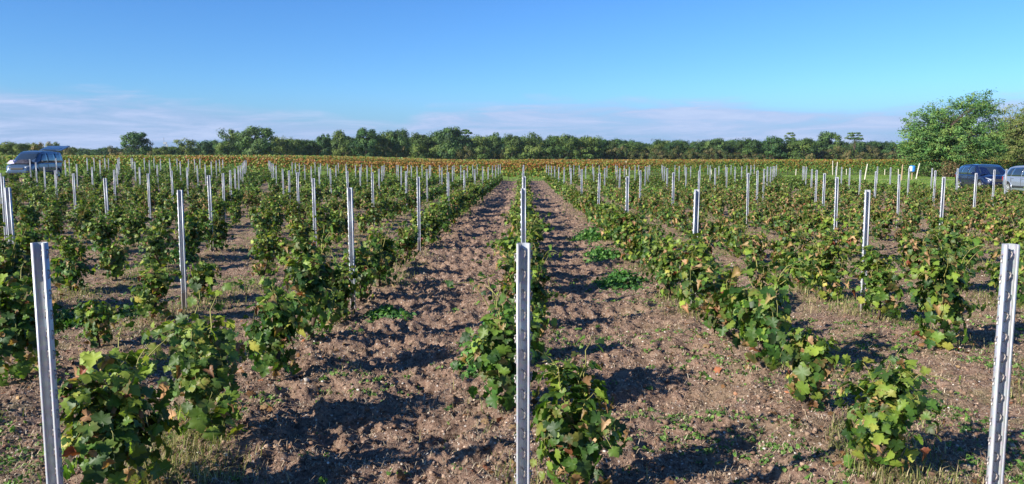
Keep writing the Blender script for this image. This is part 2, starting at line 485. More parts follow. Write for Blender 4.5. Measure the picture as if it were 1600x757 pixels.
def gen_vine(seed, h=0.75, wx=0.30, wy=0.42, nsh=13, tmpl=T2, brown=0.05, leaf=0.074, dens=1.0, lean=(0, 0)):
    """one vine around the origin: row runs along y"""
    r = np.random.default_rng(seed)
    head = np.array([r.normal(0, .03) + lean[0] * .2, r.normal(0, .04) + lean[1] * .2, r.uniform(.20, .27)])
    trunk = [(r.normal(0, .01), r.normal(0, .01), -0.08), (r.normal(0, .01), r.normal(0, .015), 0.06), (head * .6 + r.normal(0, .01, 3)) , head, head + np.array([0, 0, .04])]
    trunk = np.array([np.asarray(p, float) for p in trunk]); trunk[2, 2] = 0.15
    tv, tf = tube_np(trunk, [.022, .019, .017, .026, .012], 7)
    tubes = []; P = []; NR = []; TP = []; SZ = []
    for s in range(nsh):
        ang = r.uniform(0, 2 * np.pi)
        out = np.array([np.cos(ang) * wx, np.sin(ang) * wy, 0]) * r.uniform(.35, 1.1)
        top = head[2] + (h - head[2]) * r.uniform(.35, 1.08)
        ex = np.array([lean[0], lean[1], 0.0])
        p0 = head + r.normal(0, .015, 3); p1 = head + (out + ex) * .35 + np.array([0, 0, (top - head[2]) * .8])
        p2 = head + (out + ex) * .85; p2[2] = top
        p3 = head + (out + ex) * 1.22 + r.normal(0, .04, 3); p3[2] = top - r.uniform(.02, .45) * (top / h)
        t = np.linspace(0, 1, 11)[:, None]
        c = (1 - t) ** 3 * p0 + 3 * (1 - t) ** 2 * t * p1 + 3 * (1 - t) * t ** 2 * p2 + t ** 3 * p3
        c += r.normal(0, .008, c.shape); c[0] = p0
        tubes.append(tube_np(c, np.linspace(.0048, .0018, 11), 4))
        nl = int(27 * dens)
        for q in range(nl):
            tt = r.uniform(.12, 1.0); idx = tt * 10; i0 = min(int(idx), 9); f = idx - i0
            b = c[i0] * (1 - f) + c[i0 + 1] * f
            a2 = r.uniform(0, 2 * np.pi); pet = r.uniform(.03, .085)
            off = np.array([np.cos(a2), np.sin(a2), r.uniform(-.9, .5)]) * pet
            p = b + off
            rad = p - np.array([ex[0] * .7, ex[1] * .7, .32]); rad[2] *= .7; rad /= np.linalg.norm(rad) + 1e-6
            P.append(p); NR.append(rad * .75 + np.array([0, 0, .45]) + r.normal(0, .42, 3))
            TP.append(off * 6 + np.array([0, 0, -.55]) + rad * .35 + r.normal(0, .25, 3))
            SZ.append(leaf * r.uniform(.55, 1.25) * (1.08 - .35 * tt))
    # long nearly bare shoots reaching out of the bush
    for s2 in range(4 if h > .6 else 2):
        ang = r.uniform(0, 2 * np.pi); o2 = np.array([np.cos(ang) * wx * 1.3, np.sin(ang) * wy * 1.2, 0])
        tz = h * r.uniform(.92, 1.14); t = np.linspace(0, 1, 9)[:, None]
        c = (1 - t) ** 2 * head + 2 * (1 - t) * t * (head + o2 * .3 + np.array([0, 0, (tz - head[2]) * 1.1])) + t ** 2 * (head + o2 * 1.1 + np.array([lean[0], lean[1], tz - head[2] - r.uniform(0, .12)]))
        c += r.normal(0, .009, c.shape); tubes.append(tube_np(c, np.linspace(.0055, .0016, 9), 4))
        for q in range(6):
            i0 = int(r.integers(4, 9)); a2 = r.uniform(0, 6.283); off = np.array([np.cos(a2), np.sin(a2), r.uniform(-.4, .6)]) * .045
            P.append(c[i0] + off); NR.append(off * 8 + np.array([0, 0, .6]) + r.normal(0, .4, 3)); TP.append(off * 10 + r.normal(0, .3, 3)); SZ.append(leaf * r.uniform(.35, .8))
    # skirt of hanging leaves
    ns = int(95 * dens)
    for q in range(ns):
        a = r.uniform(0, 2 * np.pi); k = r.uniform(.35, .95)
        p = np.array([np.cos(a) * wx * k + lean[0] * .6, np.sin(a) * wy * k + lean[1] * .6, r.uniform(.09, .50)])
        o = np.array([np.cos(a), np.sin(a), 0.1])
        P.append(p); NR.append(o + r.normal(0, .45, 3)); TP.append(np.array([0, 0, -1]) + o * .3 + r.normal(0, .35, 3)); SZ.append(leaf * r.uniform(.6, 1.2))
    P = np.array(P); NR = np.array(NR); TP = np.array(TP); SZ = np.array(SZ)
    P[:, 2] = np.maximum(P[:, 2], .05 + SZ * .6)
    n = len(P); C = leaf_cols(n, brown, r)
    SZ = np.where((C[:, 0] > C[:, 1] * 1.2), SZ * .68, SZ)
    hi = P[:, 2] > h * .72                                  # young pale shoots tips on top
    k = hi & (r.random(n) < .33); C[k] = C[k] * .5 + LIGHT * .7
    ec = np.where(r.random((n, 1)) < .5 + brown, BRN, LIGHT * .9) * np.ones((n, 3)); ew = r.random(n) ** 3 * (.5 + brown)
    fr = frames(NR, TP); which = r.integers(0, len(tmpl), n); parts = []
    dry = (C[:, 0] > C[:, 1] * 1.2) & (len(tmpl) == 3)
    if dry.any(): parts.append(batch(T2C, P[dry], fr[dry], SZ[dry] * 1.1, C[dry], (ec[dry], ew[dry])))
    for i, tm in enumerate(tmpl):
        kk = (which == i) & ~dry
        if kk.any(): parts.append(batch(tm, P[kk], fr[kk], SZ[kk], C[kk], (ec[kk], ew[kk])))
    return (tv, tf), tubes, merge(parts)
def tubes_merge(tubes):
    V, F, o = [], [], 0
    for v, f in tubes: V.append(v); F.append(f + o); o += len(v)
    return np.concatenate(V), np.concatenate(F)
def vine_meshes(seed, **kw):
    (tv, tf), tb, (lv, lf, lc) = gen_vine(seed, **kw)
    sv, sf = tubes_merge(tb)
    return (np_mesh('vine_trunk', tv, tf, M['bark'], smooth=True), np_mesh('vine_shoots', sv, sf, M['cane'], smooth=True), np_mesh('vine_foliage', lv, lf, M['vine_leaf'], lc))
VG = [vine_meshes(100 + i, h=random.uniform(.80, .93), wx=random.uniform(.18, .24), wy=random.uniform(.32, .41), nsh=random.choice((14, 16, 18)), brown=0.05) for i in range(8)]
VB = [vine_meshes(200 + i, h=random.uniform(.66, .82), wx=random.uniform(.17, .23), wy=random.uniform(.28, .37), nsh=random.choice((9, 11, 13)), brown=0.21, dens=.95) for i in range(6)]
VS = [vine_meshes(300 + i, h=random.uniform(.50, .66), wx=random.uniform(.13, .18), wy=random.uniform(.16, .22), nsh=7, brown=0.10, dens=.8) for i in range(4)]

# ------------------------------------------------------------------ where the vines and posts stand
Mw = cam.matrix_basis.copy()
Rm = Matrix.Rotation(R(0.86), 4, 'Z') @ Matrix.Rotation(R(84), 4, 'X')
CI = (Matrix.Translation(cam.location) @ Rm).inverted()
def proj(x, y, z):
    p = CI @ Vector((x, y, z))
    if p.z > -0.05: return None
    return 800 + 1200 * p.x / -p.z, 378.5 - 1200 * p.y / -p.z
def in_view(x, y, z0, z1, w):
    a = proj(x, y, z0); b = proj(x, y, z1)
    if a is None or b is None: return False
    m = 1200 * w / max(y, .5)
    return -m < a[0] < 1600 + m and b[1] < 757 and a[1] > 0
ORD = ['', 'first', 'second', 'third', 'fourth', 'fifth', 'sixth', 'seventh', 'eighth', 'ninth', 'tenth', 'eleventh', 'twelfth', 'thirteenth', 'fourteenth', 'fifteenth', 'sixteenth', 'seventeenth', 'eighteenth', 'nineteenth', 'twentieth']
rr = np.random.default_rng(77)
phase = {-2: 5.68, -1: 8.0, 0: 6.45, 1: 7.15, 2: 5.8}
manual = {-1: [(3.45, 'G', 0, (0.02, -.02), 1.0), (4.42, 'G', 1, (.04, 0), 1.02), (5.72, 'G', 2, (0, 0), .92), (6.85, 'G', 3, (0, 0), 1.05)],
          0: [(3.72, 'G', 4, (.24, .0), .92), (5.05, 'G', 5, (-.12, 0), .95)],
          1: [(3.95, 'G', 6, (.0, 0), .82), (5.0, 'S', 0, (0, 0), 1.0), (6.1, 'G', 7, (0, 0), 1.05)]}
vines = []   # (row, y, kind, variant, dx, scale)
for k in range(-18, 11):
    y0 = phase.get(k, 1.4 + rr.uniform(0, 1.1)); x = k * ROW
    for (y, kd, vi, off, sc) in manual.get(k, []): vines.append((k, y, kd, vi, off[0], sc))
    ymax = 64.6
    y = y0
    if k not in (-2, -1, 0, 1, 2): y = y0
    while y < ymax:
        gap = rr.random() < (0.02 if abs(k) <= 1 else 0.04 if k > 0 else 0.08)
        if k <= -15 and 46.5 < y < 57.5: gap = True
        if not gap:
            zone = (0.05 + (.75 if k >= 2 and y > 11 else 0) + (.35 if k >= 1 and y > 14 else 0) + (.15 if y > 16 and k < -1 else 0) + (.10 if y > 22 else 0))
            u = rr.random()
            if u < zone: kd = 'B'
            elif u < zone + (0.04 if abs(k) <= 1 else 
                      .22 if k < -1 and y < 22 else .07): kd = 'S'
            else: kd = 'G'
            if k == -2 and abs(y - 6.8) < .3: kd = 'S'
            vines.append((k, y + rr.normal(0, .04), kd, int(rr.integers(0, 8)), rr.normal(0, .04), rr.uniform(.80, 1.05) * (.93 if k < -1 else 1)))
        y += 1.1 * rr.uniform(.93, 1.07) if abs(k) > 0 else 1.08 * rr.uniform(.96, 1.04)
posts = []
for n in range(NLINES):
    d = LINE0 + LSTEP * n
    for k in range(-18, 11):
        if k < -15 and 46 < d < 57: continue
        x = k * ROW * (1.012 if k < 0 else 1.0)
        y = d
        if n in (2, 6) and (k * 7 + n) % 13 == 3: continue
        if in_view(x, y, 0, 1.38, .1): posts.append((n, k, x, y))
print('posts', len(posts))
vis = [v for v in vines if in_view(v[0] * ROW, v[1], 0.0, .75, .45)]
vis.sort(key=lambda v: v[1])
near = vis[:300]; nearset = set(id(v) for v in near)
rest = [v for v in vines if id(v) not in nearset and v[1] < 66 and (in_view(v[0] * ROW, v[1], 0, .75, 3.0) or v[1] < 4.5 and abs(v[0]) < 5)]
print('vines', len(vines), len(vis), len(rest))

def side(k): return 'the centre row' if k == 0 else '%s row %s of the centre row' % (ORD[abs(k)], 'left' if k < 0 else 'right')
ADJ = {'G': 'leafy green vine', 'B': 'browning vine', 'S': 'small thin vine'}
manual_labels = {(-1, 3.45): 'large leafy vine at the bottom left, spilling past the nearest left steel post',
                 (-1, 4.42): 'big dark green vine with pale top leaves, bottom left, second in its row',
                 (0, 3.72): 'leafy vine at the foot of the nearest centre post, leaning to its right',
                 (0, 5.05): 'vine just behind the nearest centre post, its leaves showing on both sides',
                 (1, 3.95): 'low bushy vine at the bottom right with yellowing shoot tips',
                 (1, 5.0): 'small gappy vine with long bare shoots, between two bushier vines, lower right'}
count = {}
used = {}
for v in near:
    k, y, kd, vi, dx, sc = v
    lst = {'G': VG, 'B': VB, 'S': VS}[kd]; ms = lst[vi % len(lst)]
    x = k * ROW * (1.012 if k < 0 else 1.0) + dx
    z = gz(x, y) - 0.01
    root = empty('grapevine', (x, y, z), (math.pi if rr.random() < .5 and y > 7.2 else 0) + rr.normal(0, .12))
    root.scale = (sc * rr.uniform(.92, 1.08), sc * rr.uniform(.95, 1.12) * (.80 if (k, round(y, 2)) in manual_labels or k == -1 and y < 8 else 1), sc * (.94 if y < 4.5 else 1))
    link('trunk', ms[0], root); link('shoots', ms[1], root); link('foliage', ms[2], root)
    n = int((y - LINE0) // LSTEP); key = (n, k); count[key] = count.get(key, 0) + 1
    lab = manual_labels.get((k, round(y, 2)))
    if not lab:
        w = ORD[count[key]]
        if k == 0: lab = '%s, %s beyond the post of the %s line across, centre row' % (ADJ[kd], w, ORD[n + 1])
        else: lab = '%s, %s beyond the %s line of posts, %s row %s of centre' % (ADJ[kd], w, ORD[n + 1], ORD[abs(k)], 'left' if k < 0 else 'right')
    tag(root, lab, 'grapevine', 'young grapevines in rows')
# all the farther vines as one mass
far_parts = []; far_tr = []
protos = {}
for kd, br, hh, ww in (('G', .10, .72, .22), ('B', .22, .68, .21), ('S', .12, .56, .16)):
    for lod, (tm, de, lf_) in enumerate(((T1, .70, .095), (T0, .50, .120))):
        protos[kd, lod] = [gen_vine(500 + i + 10 * lod, h=hh, wx=ww, wy=ww * 1.5, nsh=11, tmpl=tm, brown=br, dens=de, leaf=lf_)[2] for i in range(5)]
for (k, y, kd, vi, dx, sc) in rest:
    lod = 0 if y < 36 else 1
    v, f, c = protos[kd, lod][vi % 5]
    x = k * ROW * (1.012 if k < 0 else 1.0) + dx
    s = np.array([sc * (-1 if vi & 1 else 1), sc * (-1 if vi & 2 else 1), sc * rr.uniform(.9, 1.08)])
    far_parts.append((v * s + np.array([x, y, gz(x, y)]), f, c * rr.uniform(.85, 1.2)))
V, F, C = merge(far_parts)
o = link('distant_grapevines', np_mesh('distant_grapevines', V, F, M['vine_leaf'], C)); tag(o, 'mass of small far grapevines filling the back of the young vineyard', 'grapevines', kind='stuff')
print('far vine faces', len(F))

# ------------------------------------------------------------------ steel posts
def post_mesh(name, top=1.38):
    prof = [(-.017, -.024), (-.027, -.024), (-.025, .006), (-.012, .020), (.012, .020), (.025, .006), (.027, -.024), (.017, -.024)]
    inner = [(-.017, -.0215), (-.0245, -.0215), (-.0225, .0050), (-.011, .0175), (.011, .0175), (.0225, .0050), (.0245, -.0215), (.017, -.0215)]
    ring = prof + inner[::-1]
    zs = [-.45, 0, .45, .9, top]
    V = np.array([(x, y, z) for z in zs for x, y in ring]); m = len(ring)
    F = [(i * m + j, i * m + (j + 1) % m, (i + 1) * m + (j + 1) % m, (i + 1) * m + j) for i in range(len(zs) - 1) for j in range(m)]
    b = (len(zs) - 1) * m
    for j in range(7): F.append((b + j, b + j + 1, b + m - 2 - j, b + m - 1 - j))
    return np_mesh(name, V, np.array(F), M['steel'])
def hook_meshes():
    side = MB(); side.tube([(.0255, -.008, .019), (.0335, -.009, .014), (.0345, -.009, .004), (.0300, -.008, -.004), (.0320, -.009, -.012), (.0262, -.008, -.017)], [.0025, .0035, .0035, .003, .0028, .002], 5)
    web = MB(); web.tube([(-.005, .018, .022), (.003, -.004, .019), (.007, -.010, .012), (.007, -.010, .000), (.002, -.008, -.008), (.004, -.006, -.016), (-.001, .018, -.022)], [.002, .0028, .003, .0028, .0025, .0022, .0016], 5)
    return side.mesh('side_hook', M['steel']), web.mesh('web_hook', M['steel'])
PM = post_mesh('post_profile'); HK = hook_meshes()
def hooked_post():
    pv = np.array([v.co[:] for v in PM.vertices]); pf = np.array([p.vertices[:] for p in PM.polygons])
    V, F, o = [pv], [pf], len(pv); z = 1.335
    cube = np.array([(x, y, zz) for x in (-1, 1) for y in (-1, 1) for zz in (-1, 1)], float) * .5
    cf = np.array([(0, 1, 3, 2), (4, 6, 7, 5), (0, 4, 5, 1), (2, 3, 7, 6), (0, 2, 6, 4), (1, 5, 7, 3)])
    while z > .3:
        for sx in (-1, 1): V.append(cube * np.array([.010, .006, .028]) + np.array([sx * .0295, -.010, z])); F.append(cf + o); o += 8
        z -= .0815
    return np_mesh('hooked_post', np.concatenate(V), np.concatenate(F), M['steel'])
PH = hooked_post()
kmin = {}
for (n, k, x, y) in posts:
    root = link('vine_post', PM if (n == 0 or n > 4) else PH, None, (x, y, gz(x, y) - .01 if n else 0.0))
    tx, ty = rr.normal(0, .008), rr.normal(0, .008)
    if n == 0: tx, ty = 0, 0
    root.rotation_euler = (tx, ty, rr.normal(0, .10) if n else 0)
    root.scale = (1.0, 1.0, 1.0 + (rr.normal(0, .008) if n else 0))
    if n == 0:
        for q_ in range(16):
            zz = 1.335 - q_ * .0815
            link('wire_hook', HK[0], root, (0, 0, zz)); link('wire_hook', HK[1], root, (0, 0, zz))
            hl = link('wire_hook', HK[0], root, (0, 0, zz - .012)); hl.scale = (-1, 1, 1)
    if n == 0:
        lab = {-1: 'nearest left galvanised steel post with wire hooks, tall at the lower left', 0: 'nearest centre galvanised steel post, cut off by the bottom of the photo', 1: 'nearest right galvanised steel post with dark channel, tall at the lower right'}.get(k, 'near galvanised steel post')
    elif k == 0: lab = 'grey steel vine post of the centre row in the %s line of posts across' % ORD[n + 1]
    else: lab = 'grey steel post in the %s line of posts across, %s %s of the centre row' % (ORD[n + 1], ORD[abs(k)], 'left' if k < 0 else 'right')
    tag(root, lab, 'post', 'steel vine posts')

# ------------------------------------------------------------------ soil debris, stones, weeds
def ico():
    t = (1 + 5 ** .5) / 2
    v = np.array([(-1, t, 0), (1, t, 0), (-1, -t, 0), (1, -t, 0), (0, -1, t), (0, 1, t), (0, -1, -t), (0, 1, -t), (t, 0, -1), (t, 0, 1), (-t, 0, -1), (-t, 0, 1)], float)
    v /= np.linalg.norm(v[0])
    f = np.array([(0, 11, 5), (0, 5, 1), (0, 1, 7), (0, 7, 10), (0, 10, 11), (1, 5, 9), (5, 11, 4), (11, 10, 2), (10, 7, 6), (7, 1, 8), (3, 9, 4), (3, 4, 2), (3, 2, 6), (3, 6, 8), (3, 8, 9), (4, 9, 5), (2, 4, 11), (6, 2, 10), (8, 6, 7), (9, 8, 1)])
    return v, f
IV, IF = ico()
def scatter_xy(n, y0, y1, r, power=1.0, xpad=1.0):
    """points spread so that their density falls with distance"""
    u = r.random(n); y = (y0 ** (1 - power) + u * (y1 ** (1 - power) - y0 ** (1 - power))) ** (1 / (1 - power)) if power != 1 else y0 * (y1 / y0) ** u
    x = r.uniform(-1, 1, n) * (0.70 * y + xpad)
    k = (x > FIELD_X0) & (x < FIELD_X1)
    return x[k], y[k]
def rocks(name, n, smin, smax, cols, y0, y1, seed, label, cat, sink=.3, flat=.65, rough=.25):
    r = np.random.default_rng(seed)
    x, y = scatter_xy(n, y0, y1, r); n = len(x)
    s = smin * (smax / smin) ** (r.random(n) ** 2.2)
    z = gh(x, y) + s * flat * (1 - 2 * sink) * .5
    fr = frames(np.stack([r.normal(0, .3, n), r.normal(0, .3, n), np.ones(n)], 1), r.normal(0, 1, (n, 3)))
    base = IV[None] * r.uniform(1 - rough, 1 + rough, (n, 12, 1)) * np.stack([r.uniform(.7, 1.3, n), r.uniform(.7, 1.1, n), np.full(n, flat)], 1)[:, None, :]
    P = np.einsum('nij,nvj->nvi', fr, base) * s[:, None, None] + np.stack([x, y, z], 1)[:, None, :]
    F = (IF[None] + (np.arange(n) * 12)[:, None, None]).reshape(-1, 3)
    cc = np.array(cols)[r.integers(0, len(cols), n)] * r.uniform(.75, 1.2, (n, 1))
    C = np.repeat(cc[:, None, :], 12, 1).reshape(-1, 3)
    o = link(name, np_mesh(name, P.reshape(-1, 3), F, M['litter'], C)); tag(o, label, cat, kind='stuff')
rocks('pebbles', 22000, .004, .014, [(.45, .38, .30), (.56, .52, .46), (.34, .24, .18), (.42, .30, .22), (.22, .17, .14), (.5, .42, .33)], 3.0, 26, 21, 'small pale and brown pebbles strewn over the soil', 'pebbles', rough=.15)
rocks('larger_stones', 130, .014, .032, [(.50, .44, .37), (.38, .20, .12), (.44, .32, .24), (.36, .15, .08)], 3.2, 16, 22, 'scattered fist sized stones and brick coloured fragments', 'stones', rough=.2)
rocks('soil_clods', 105000, .004, .019, [(.18, .11, .075), (.24, .16, .11), (.12, .075, .052), (.30, .21, .15)], 2.8, 32, 23, 'crumbly brown soil clods between the rows', 'soil', sink=.5, flat=.8, rough=.5)

def blades(name, x, y, hgt, wid, cols, seed, lean, mat, label, cat, z=None):
    r = np.random.default_rng(seed); n = len(x)
    z = gh(x, y) if z is None else z
    a = r.uniform(0, 2 * np.pi, n); d = np.stack([np.cos(a), np.sin(a), np.zeros(n)], 1)
    s = np.stack([-np.sin(a), np.cos(a), np.zeros(n)], 1)
    ln = lean[0] + (lean[1] - lean[0]) * r.random(n)
    b = np.stack([x, y, z - .004], 1)
    h_ = hgt[:, None]; w_ = wid[:, None]
    up = np.array([[0, 0, 1.0]])
    p1 = b + up * h_ * .55 * (1 - ln[:, None] * .5) + d * h_ * ln[:, None] * .35
    p2 = b + up * h_ * (1 - ln[:, None]) + d * h_ * ln[:, None]
    P = np.stack([b - s * w_ * .5, b + s * w_ * .5, p1 + s * w_ * .42, p1 - s * w_ * .42, p2], 1)
    F = np.array([[0, 1, 2], [0, 2, 3], [3, 2, 4]])
    F = (F[None] + (np.arange(n) * 5)[:, None, None]).reshape(-1, 3)
    cc = np.array(cols)[r.integers(0, len(cols), n)] * r.uniform(.75, 1.25, (n, 1))
    C = np.repeat(cc[:, None, :], 5, 1).reshape(-1, 3)
    o = link(name, np_mesh(name, P.reshape(-1, 3), F, mat, C)); tag(o, label, cat, kind='stuff')
# straw and dead stems lying on the soil
r = np.random.default_rng(31)
x, y = scatter_xy(80000, 2.9, 30, r); n = len(x)
blades('dry_straw', x, y, r.uniform(.03, .12, n), r.uniform(.0015, .004, n) * (1 + y * .06), [(.42, .33, .22), (.33, .24, .16), (.50, .42, .30), (.22, .15, .10)], 32, (.75, 1.0), M['litter'], 'dry straw and dead stems lying on the soil', 'straw')
# upright dry and green grass at the feet of the vines
x, y = scatter_xy(90000, 3.0, 44, r)
x = np.round(x / ROW) * ROW + r.normal(0, .22, len(x))
k = (perlin(x * .9 + 40, y * .6) > .02) & ((np.abs(x) > 1.2) | (y > 12) | (r.random(len(x)) < .2)); x, y = x[k], y[k]; n = len(x)
blades('row_grass', x, y, r.uniform(.04, .17, n), r.uniform(.002, .0045, n) * (1 + y * .07), [(.30, .27, .12), (.18, .20, .06), (.12, .17, .04), (.36, .30, .17)], 33, (.2, .9), M['grass'], 'thin dry and green grass tufts along the vine rows', 'grass')

def weed_leaves(x, y, z, size, n_each, spread, hgt, r, cols):
    """small rosettes of oval leaves"""
    m = len(x); idx = np.repeat(np.arange(m), n_each); n = len(idx)
    a = r.uniform(0, 2 * np.pi, n); q = r.random(n) ** .6
    d = np.stack([np.cos(a), np.sin(a), np.zeros(n)], 1)
    P = np.stack([x[idx], y[idx], z[idx]], 1) + d * (spread[idx] * q)[:, None]
    P[:, 2] += hgt[idx] * (1 - q * q * .8) * r.uniform(.35, 1, n)
    fr = frames(np.array([[0, 0, 1.0]]) + d * .6 + r.normal(0, .5, (n, 3)), d + r.normal(0, .45, (n, 3)))
    cc = np.array(cols)[r.integers(0, len(cols), n)] * r.uniform(.7, 1.25, (n, 1))
    return batch(T1[0], P, fr, size[idx] * r.uniform(.6, 1.3, n), cc)
GW = [(.09, .19, .035), (.13, .24, .05), (.18, .27, .07), (.07, .14, .03)]
x, y = scatter_xy(22000, 3.0, 38, r)
dens_ = perlin(x * .8 + 11, y * .8 + 5) + .10 * (np.abs(x) > 2) + .10 * (x > .9) - .16 * ((x > -1.7) & (x < .0))
k = (dens_ > .10) | (r.random(len(x)) < .05); x, y = x[k], y[k]; m = len(x)
v, f, c = weed_leaves(x, y, gh(x, y) + .004, r.uniform(.008, .020, m) * (1 + y * .02), 7, r.uniform(.015, .05, m), r.uniform(.005, .03, m), r, GW)
o = link('ground_weeds', np_mesh('ground_weeds', v, f, M['weed'], c)); tag(o, 'tiny bright green weeds sprinkled over the soil', 'weeds', kind='stuff')
# fallen vine leaves
x, y = scatter_xy(1100, 3.0, 24, r)
xx = np.round(x / ROW) * ROW + r.normal(0, .3, len(x)); n = len(x)
P = np.stack([xx, y, gh(xx, y) + .012], 1)
cc = np.stack([BRN, TAN, BRN * .8, (.36, .14, .07), (.33, .24, .13)])[r.integers(0, 5, n)] * r.uniform(.7, 1.1, (n, 1))
v, f, c = batch(T2[1], P, frames(np.array([[0, 0, 1.0]]) + r.normal(0, .45, (n, 3)), r.normal(0, 1, (n, 3))), r.uniform(.025, .055, n), cc * .8)
o = link('fallen_leaves', np_mesh('fallen_leaves', v, f, M['litter'], c)); tag(o, 'brown fallen vine leaves lying under the rows', 'leaves', kind='stuff')
# bright broadleaf weed clumps
for (x0, y0, rd, h0, lab) in [(1.42, 16.3, .42, .42, 'bright green weed clump, farthest of three beside the row right of centre'),
                               (1.40, 13.3, .34, .26, 'bright green weed clump, middle of three beside the row right of centre'),
                               (1.36, 10.6, .36, .26, 'bright green low weed clump, nearest of three beside the row right of centre'),
                               (-1.45, 8.2, .22, .16, 'low green weed clump at the foot of the second post left of centre'),
                               (-4.75, 8.1, .55, .18, 'flat bright green weed patch behind the nearest left steel post'),
                               (-.22, 6.15, .22, .40, 'pale green weed clump against the left of the nearest centre vines'),
                               (-5.9, 12.6, .45, .3, 'bright green weed clump in the rows on the left, behind a small vine')]:
    m = 75; a = r.uniform(0, 2 * np.pi, m); q = r.random(m) ** .65 * rd * (.95 + .3 * perlin(np.cos(a) * 1.3 + x0 * 3, np.sin(a) * 1.3 + y0))
    xx = x0 + np.cos(a) * q; yy = y0 + np.sin(a) * q * 1.25
    hh = h0 * np.maximum(.15, 1 - (q / rd) ** 1.5 * .8)
    dull = .62 if x0 < -2 else 1.0
    v, f, c = weed_leaves(xx, yy, gh(xx, yy), r.uniform(.028, .055, m), 13, r.uniform(.10, .16, m), hh * r.uniform(.5, 1.2, m), r, [(.05, .15, .03), (.09, .22, .045), (.14, .26, .06), (.035, .10, .022)])
    c = c * dull
    z0 = gz(x0, y0)
    v = v - np.array([x0, y0, z0])
    t = link('weed_clump', np_mesh('weed_clump', v, f, M['weed'], c), None, (x0, y0, z0)); tag(t, lab, 'weed', 'bright broadleaf weed clumps')
# grass of the headland
r = np.random.default_rng(41)
n = 170000
y = r.uniform(27, 96, n); x = r.uniform(-1, 1, n) * (.72 * y)
k = ((x > FIELD_X1 + .2) | (y > FIELD_Y1 + .3)) & ((y < 72) | (y > 75.5) | (r.random(n) < .3)); x, y = x[k], y[k]; n = len(x)
blades('headland_grass', x, y, r.uniform(.06, .22, n), r.uniform(.012, .032, n), [(.12, .22, .030), (.17, .28, .045), (.25, .30, .08), (.09, .17, .025)], 42, (.2, .8), M['grass'], 'rough green grass of the headland around the vineyard', 'grass')

# ------------------------------------------------------------------ mature vineyard beyond
def hedge_leaves(x0, x1, y, h, per_m, r, orange, lsize=.17, zlow=.35, thick=.28):
    n = int((x1 - x0) * per_m)
    x = r.uniform(x0, x1, n)
    hh = h + .10 * perlin(x * .9 + y, x * 0 + y) + .16 * perlin(x * 2.7, x * 0 + y * 3)
    u = r.random(n) ** .8
    low = zlow + .25 * perlin(x * 1.1 + 5, x * 0 + y * 7)
    keep_gap = perlin(x * .55, x * 0 + y) > -.38
    z = low + (hh - low) * u
    yy = y + r.normal(0, thick * .5, n)
    k = keep_gap | (u > .55)
    x, yy, z, u = x[k], yy[k], z[k], u[k]; n = len(x)
    nr = np.stack([r.normal(0, .5, n), -np.ones(n) * .8 + r.normal(0, .5, n), r.normal(.5, .4, n)], 1)
    fr = frames(nr, np.stack([r.normal(0, .5, n), r.normal(-.2, .3, n), -np.ones(n)], 1))
    c = MID * (.8 + .9 * r.random((n, 1)))
    k = r.random(n) < .42; c[k] = (LIGHT * (.75 + .5 * r.random((n, 1))))[k]
    org = np.array([(.30, .145, .028), (.31, .18, .034), (.22, .09, .025), (.29, .22, .045)])[r.integers(0, 4, n)]
    p = orange(x) * (.14 + 1.0 * u ** 1.6) + .25 * perlin(x * .3, x * 0 + y)
    k = r.random(n) < p; c[k] = (org * r.uniform(.7, 1.1, (n, 1)))[k]
    P = np.stack([x, yy, z + base_h(x, yy)], 1)
    return batch(T0[0], P, fr, lsize * r.uniform(.6, 1.2, n), c)
r = np.random.default_rng(51)
def orange_front(x): return .15 + .75 * np.exp(-((x + 12) / 26) ** 2) + .32 * (x > 8) 
def orange_back(x): return .30 + .25 * np.exp(-((x + 5) / 30) ** 2) + .30 * (x > 0)
HX0, HX1 = -92, 125
rowdef = [(69.6, -47, 11.2, 1.62, 420, orange_front, 'short row of orange vines right behind the young vineyard, centre and left'),
          (95.5, HX0, HX1, 1.78, 340, orange_front, 'long row of mature vines with golden tops, across the whole far edge of the grass'),
          (97.6, HX0, HX1, 1.92, 240, orange_back, 'second row of mature vines, its yellow tops just above the long golden one')]
for (yy, xa, xb, hh, pm, of, lab) in rowdef:
    root = empty('mature_vine_row', (0, yy, 0)); tag(root, lab, 'vine row', 'mature vine rows beyond the headland')
    v, f, c = hedge_leaves(xa, xb, yy, hh, pm, r, of, lsize=.13)
    link('foliage', np_mesh('hedge_foliage', v - np.array([0, yy, 0]), f, M['vine_leaf'], c), root)
    if yy < 96:
        tb = []
        xx = xa
        while xx < xb:
            xx += r.uniform(.9, 1.2); z = float(base_h(np.array([xx]), np.array([yy]))[0])
            tb.append(tube_np([(xx, 0, z - .1), (xx + r.normal(0, .05), r.normal(0, .03), z + .3), (xx + r.normal(0, .06), 0, z + .7)], [.035, .03, .02], 5))
        v, f = tubes_merge(tb); t = link('trunks', np_mesh('hedge_trunks', v, f, M['bark']), root); t['kind'] = 'stuff'
        for px in () if yy < 90 else (1240, 1297, 1318, 1377, 1398, 1110, 978, 903, 560, 640):
            X = (px - 818) / 1200 * 95; z = float(base_h(np.array([X]), np.array([95.]))[0])
            mb = MB(); mb.tube([(X, -.35, z - .2), (X + r.normal(0, .05), -.33, z + (1.75 if px in (978, 1297) else .75))], .045, 6)
            mb.build('stake', M['palewood'], root)
parts = []
for i in range(22):
    yy = 99.8 + i * 2.2
    parts.append(hedge_leaves(HX0 - i * 1.6, HX1 + i * 1.6, yy, 1.93 + .003 * i, 110 if i < 3 else 60, r, orange_back, lsize=.19, zlow=.9))
v, f, c = merge(parts)
o = link('distant_vineyard', np_mesh('distant_vineyard', v, f, M['vine_leaf'], c)); tag(o, 'tightly packed mature vine rows with golden tops reaching to the woods', 'vineyard', kind='stuff')

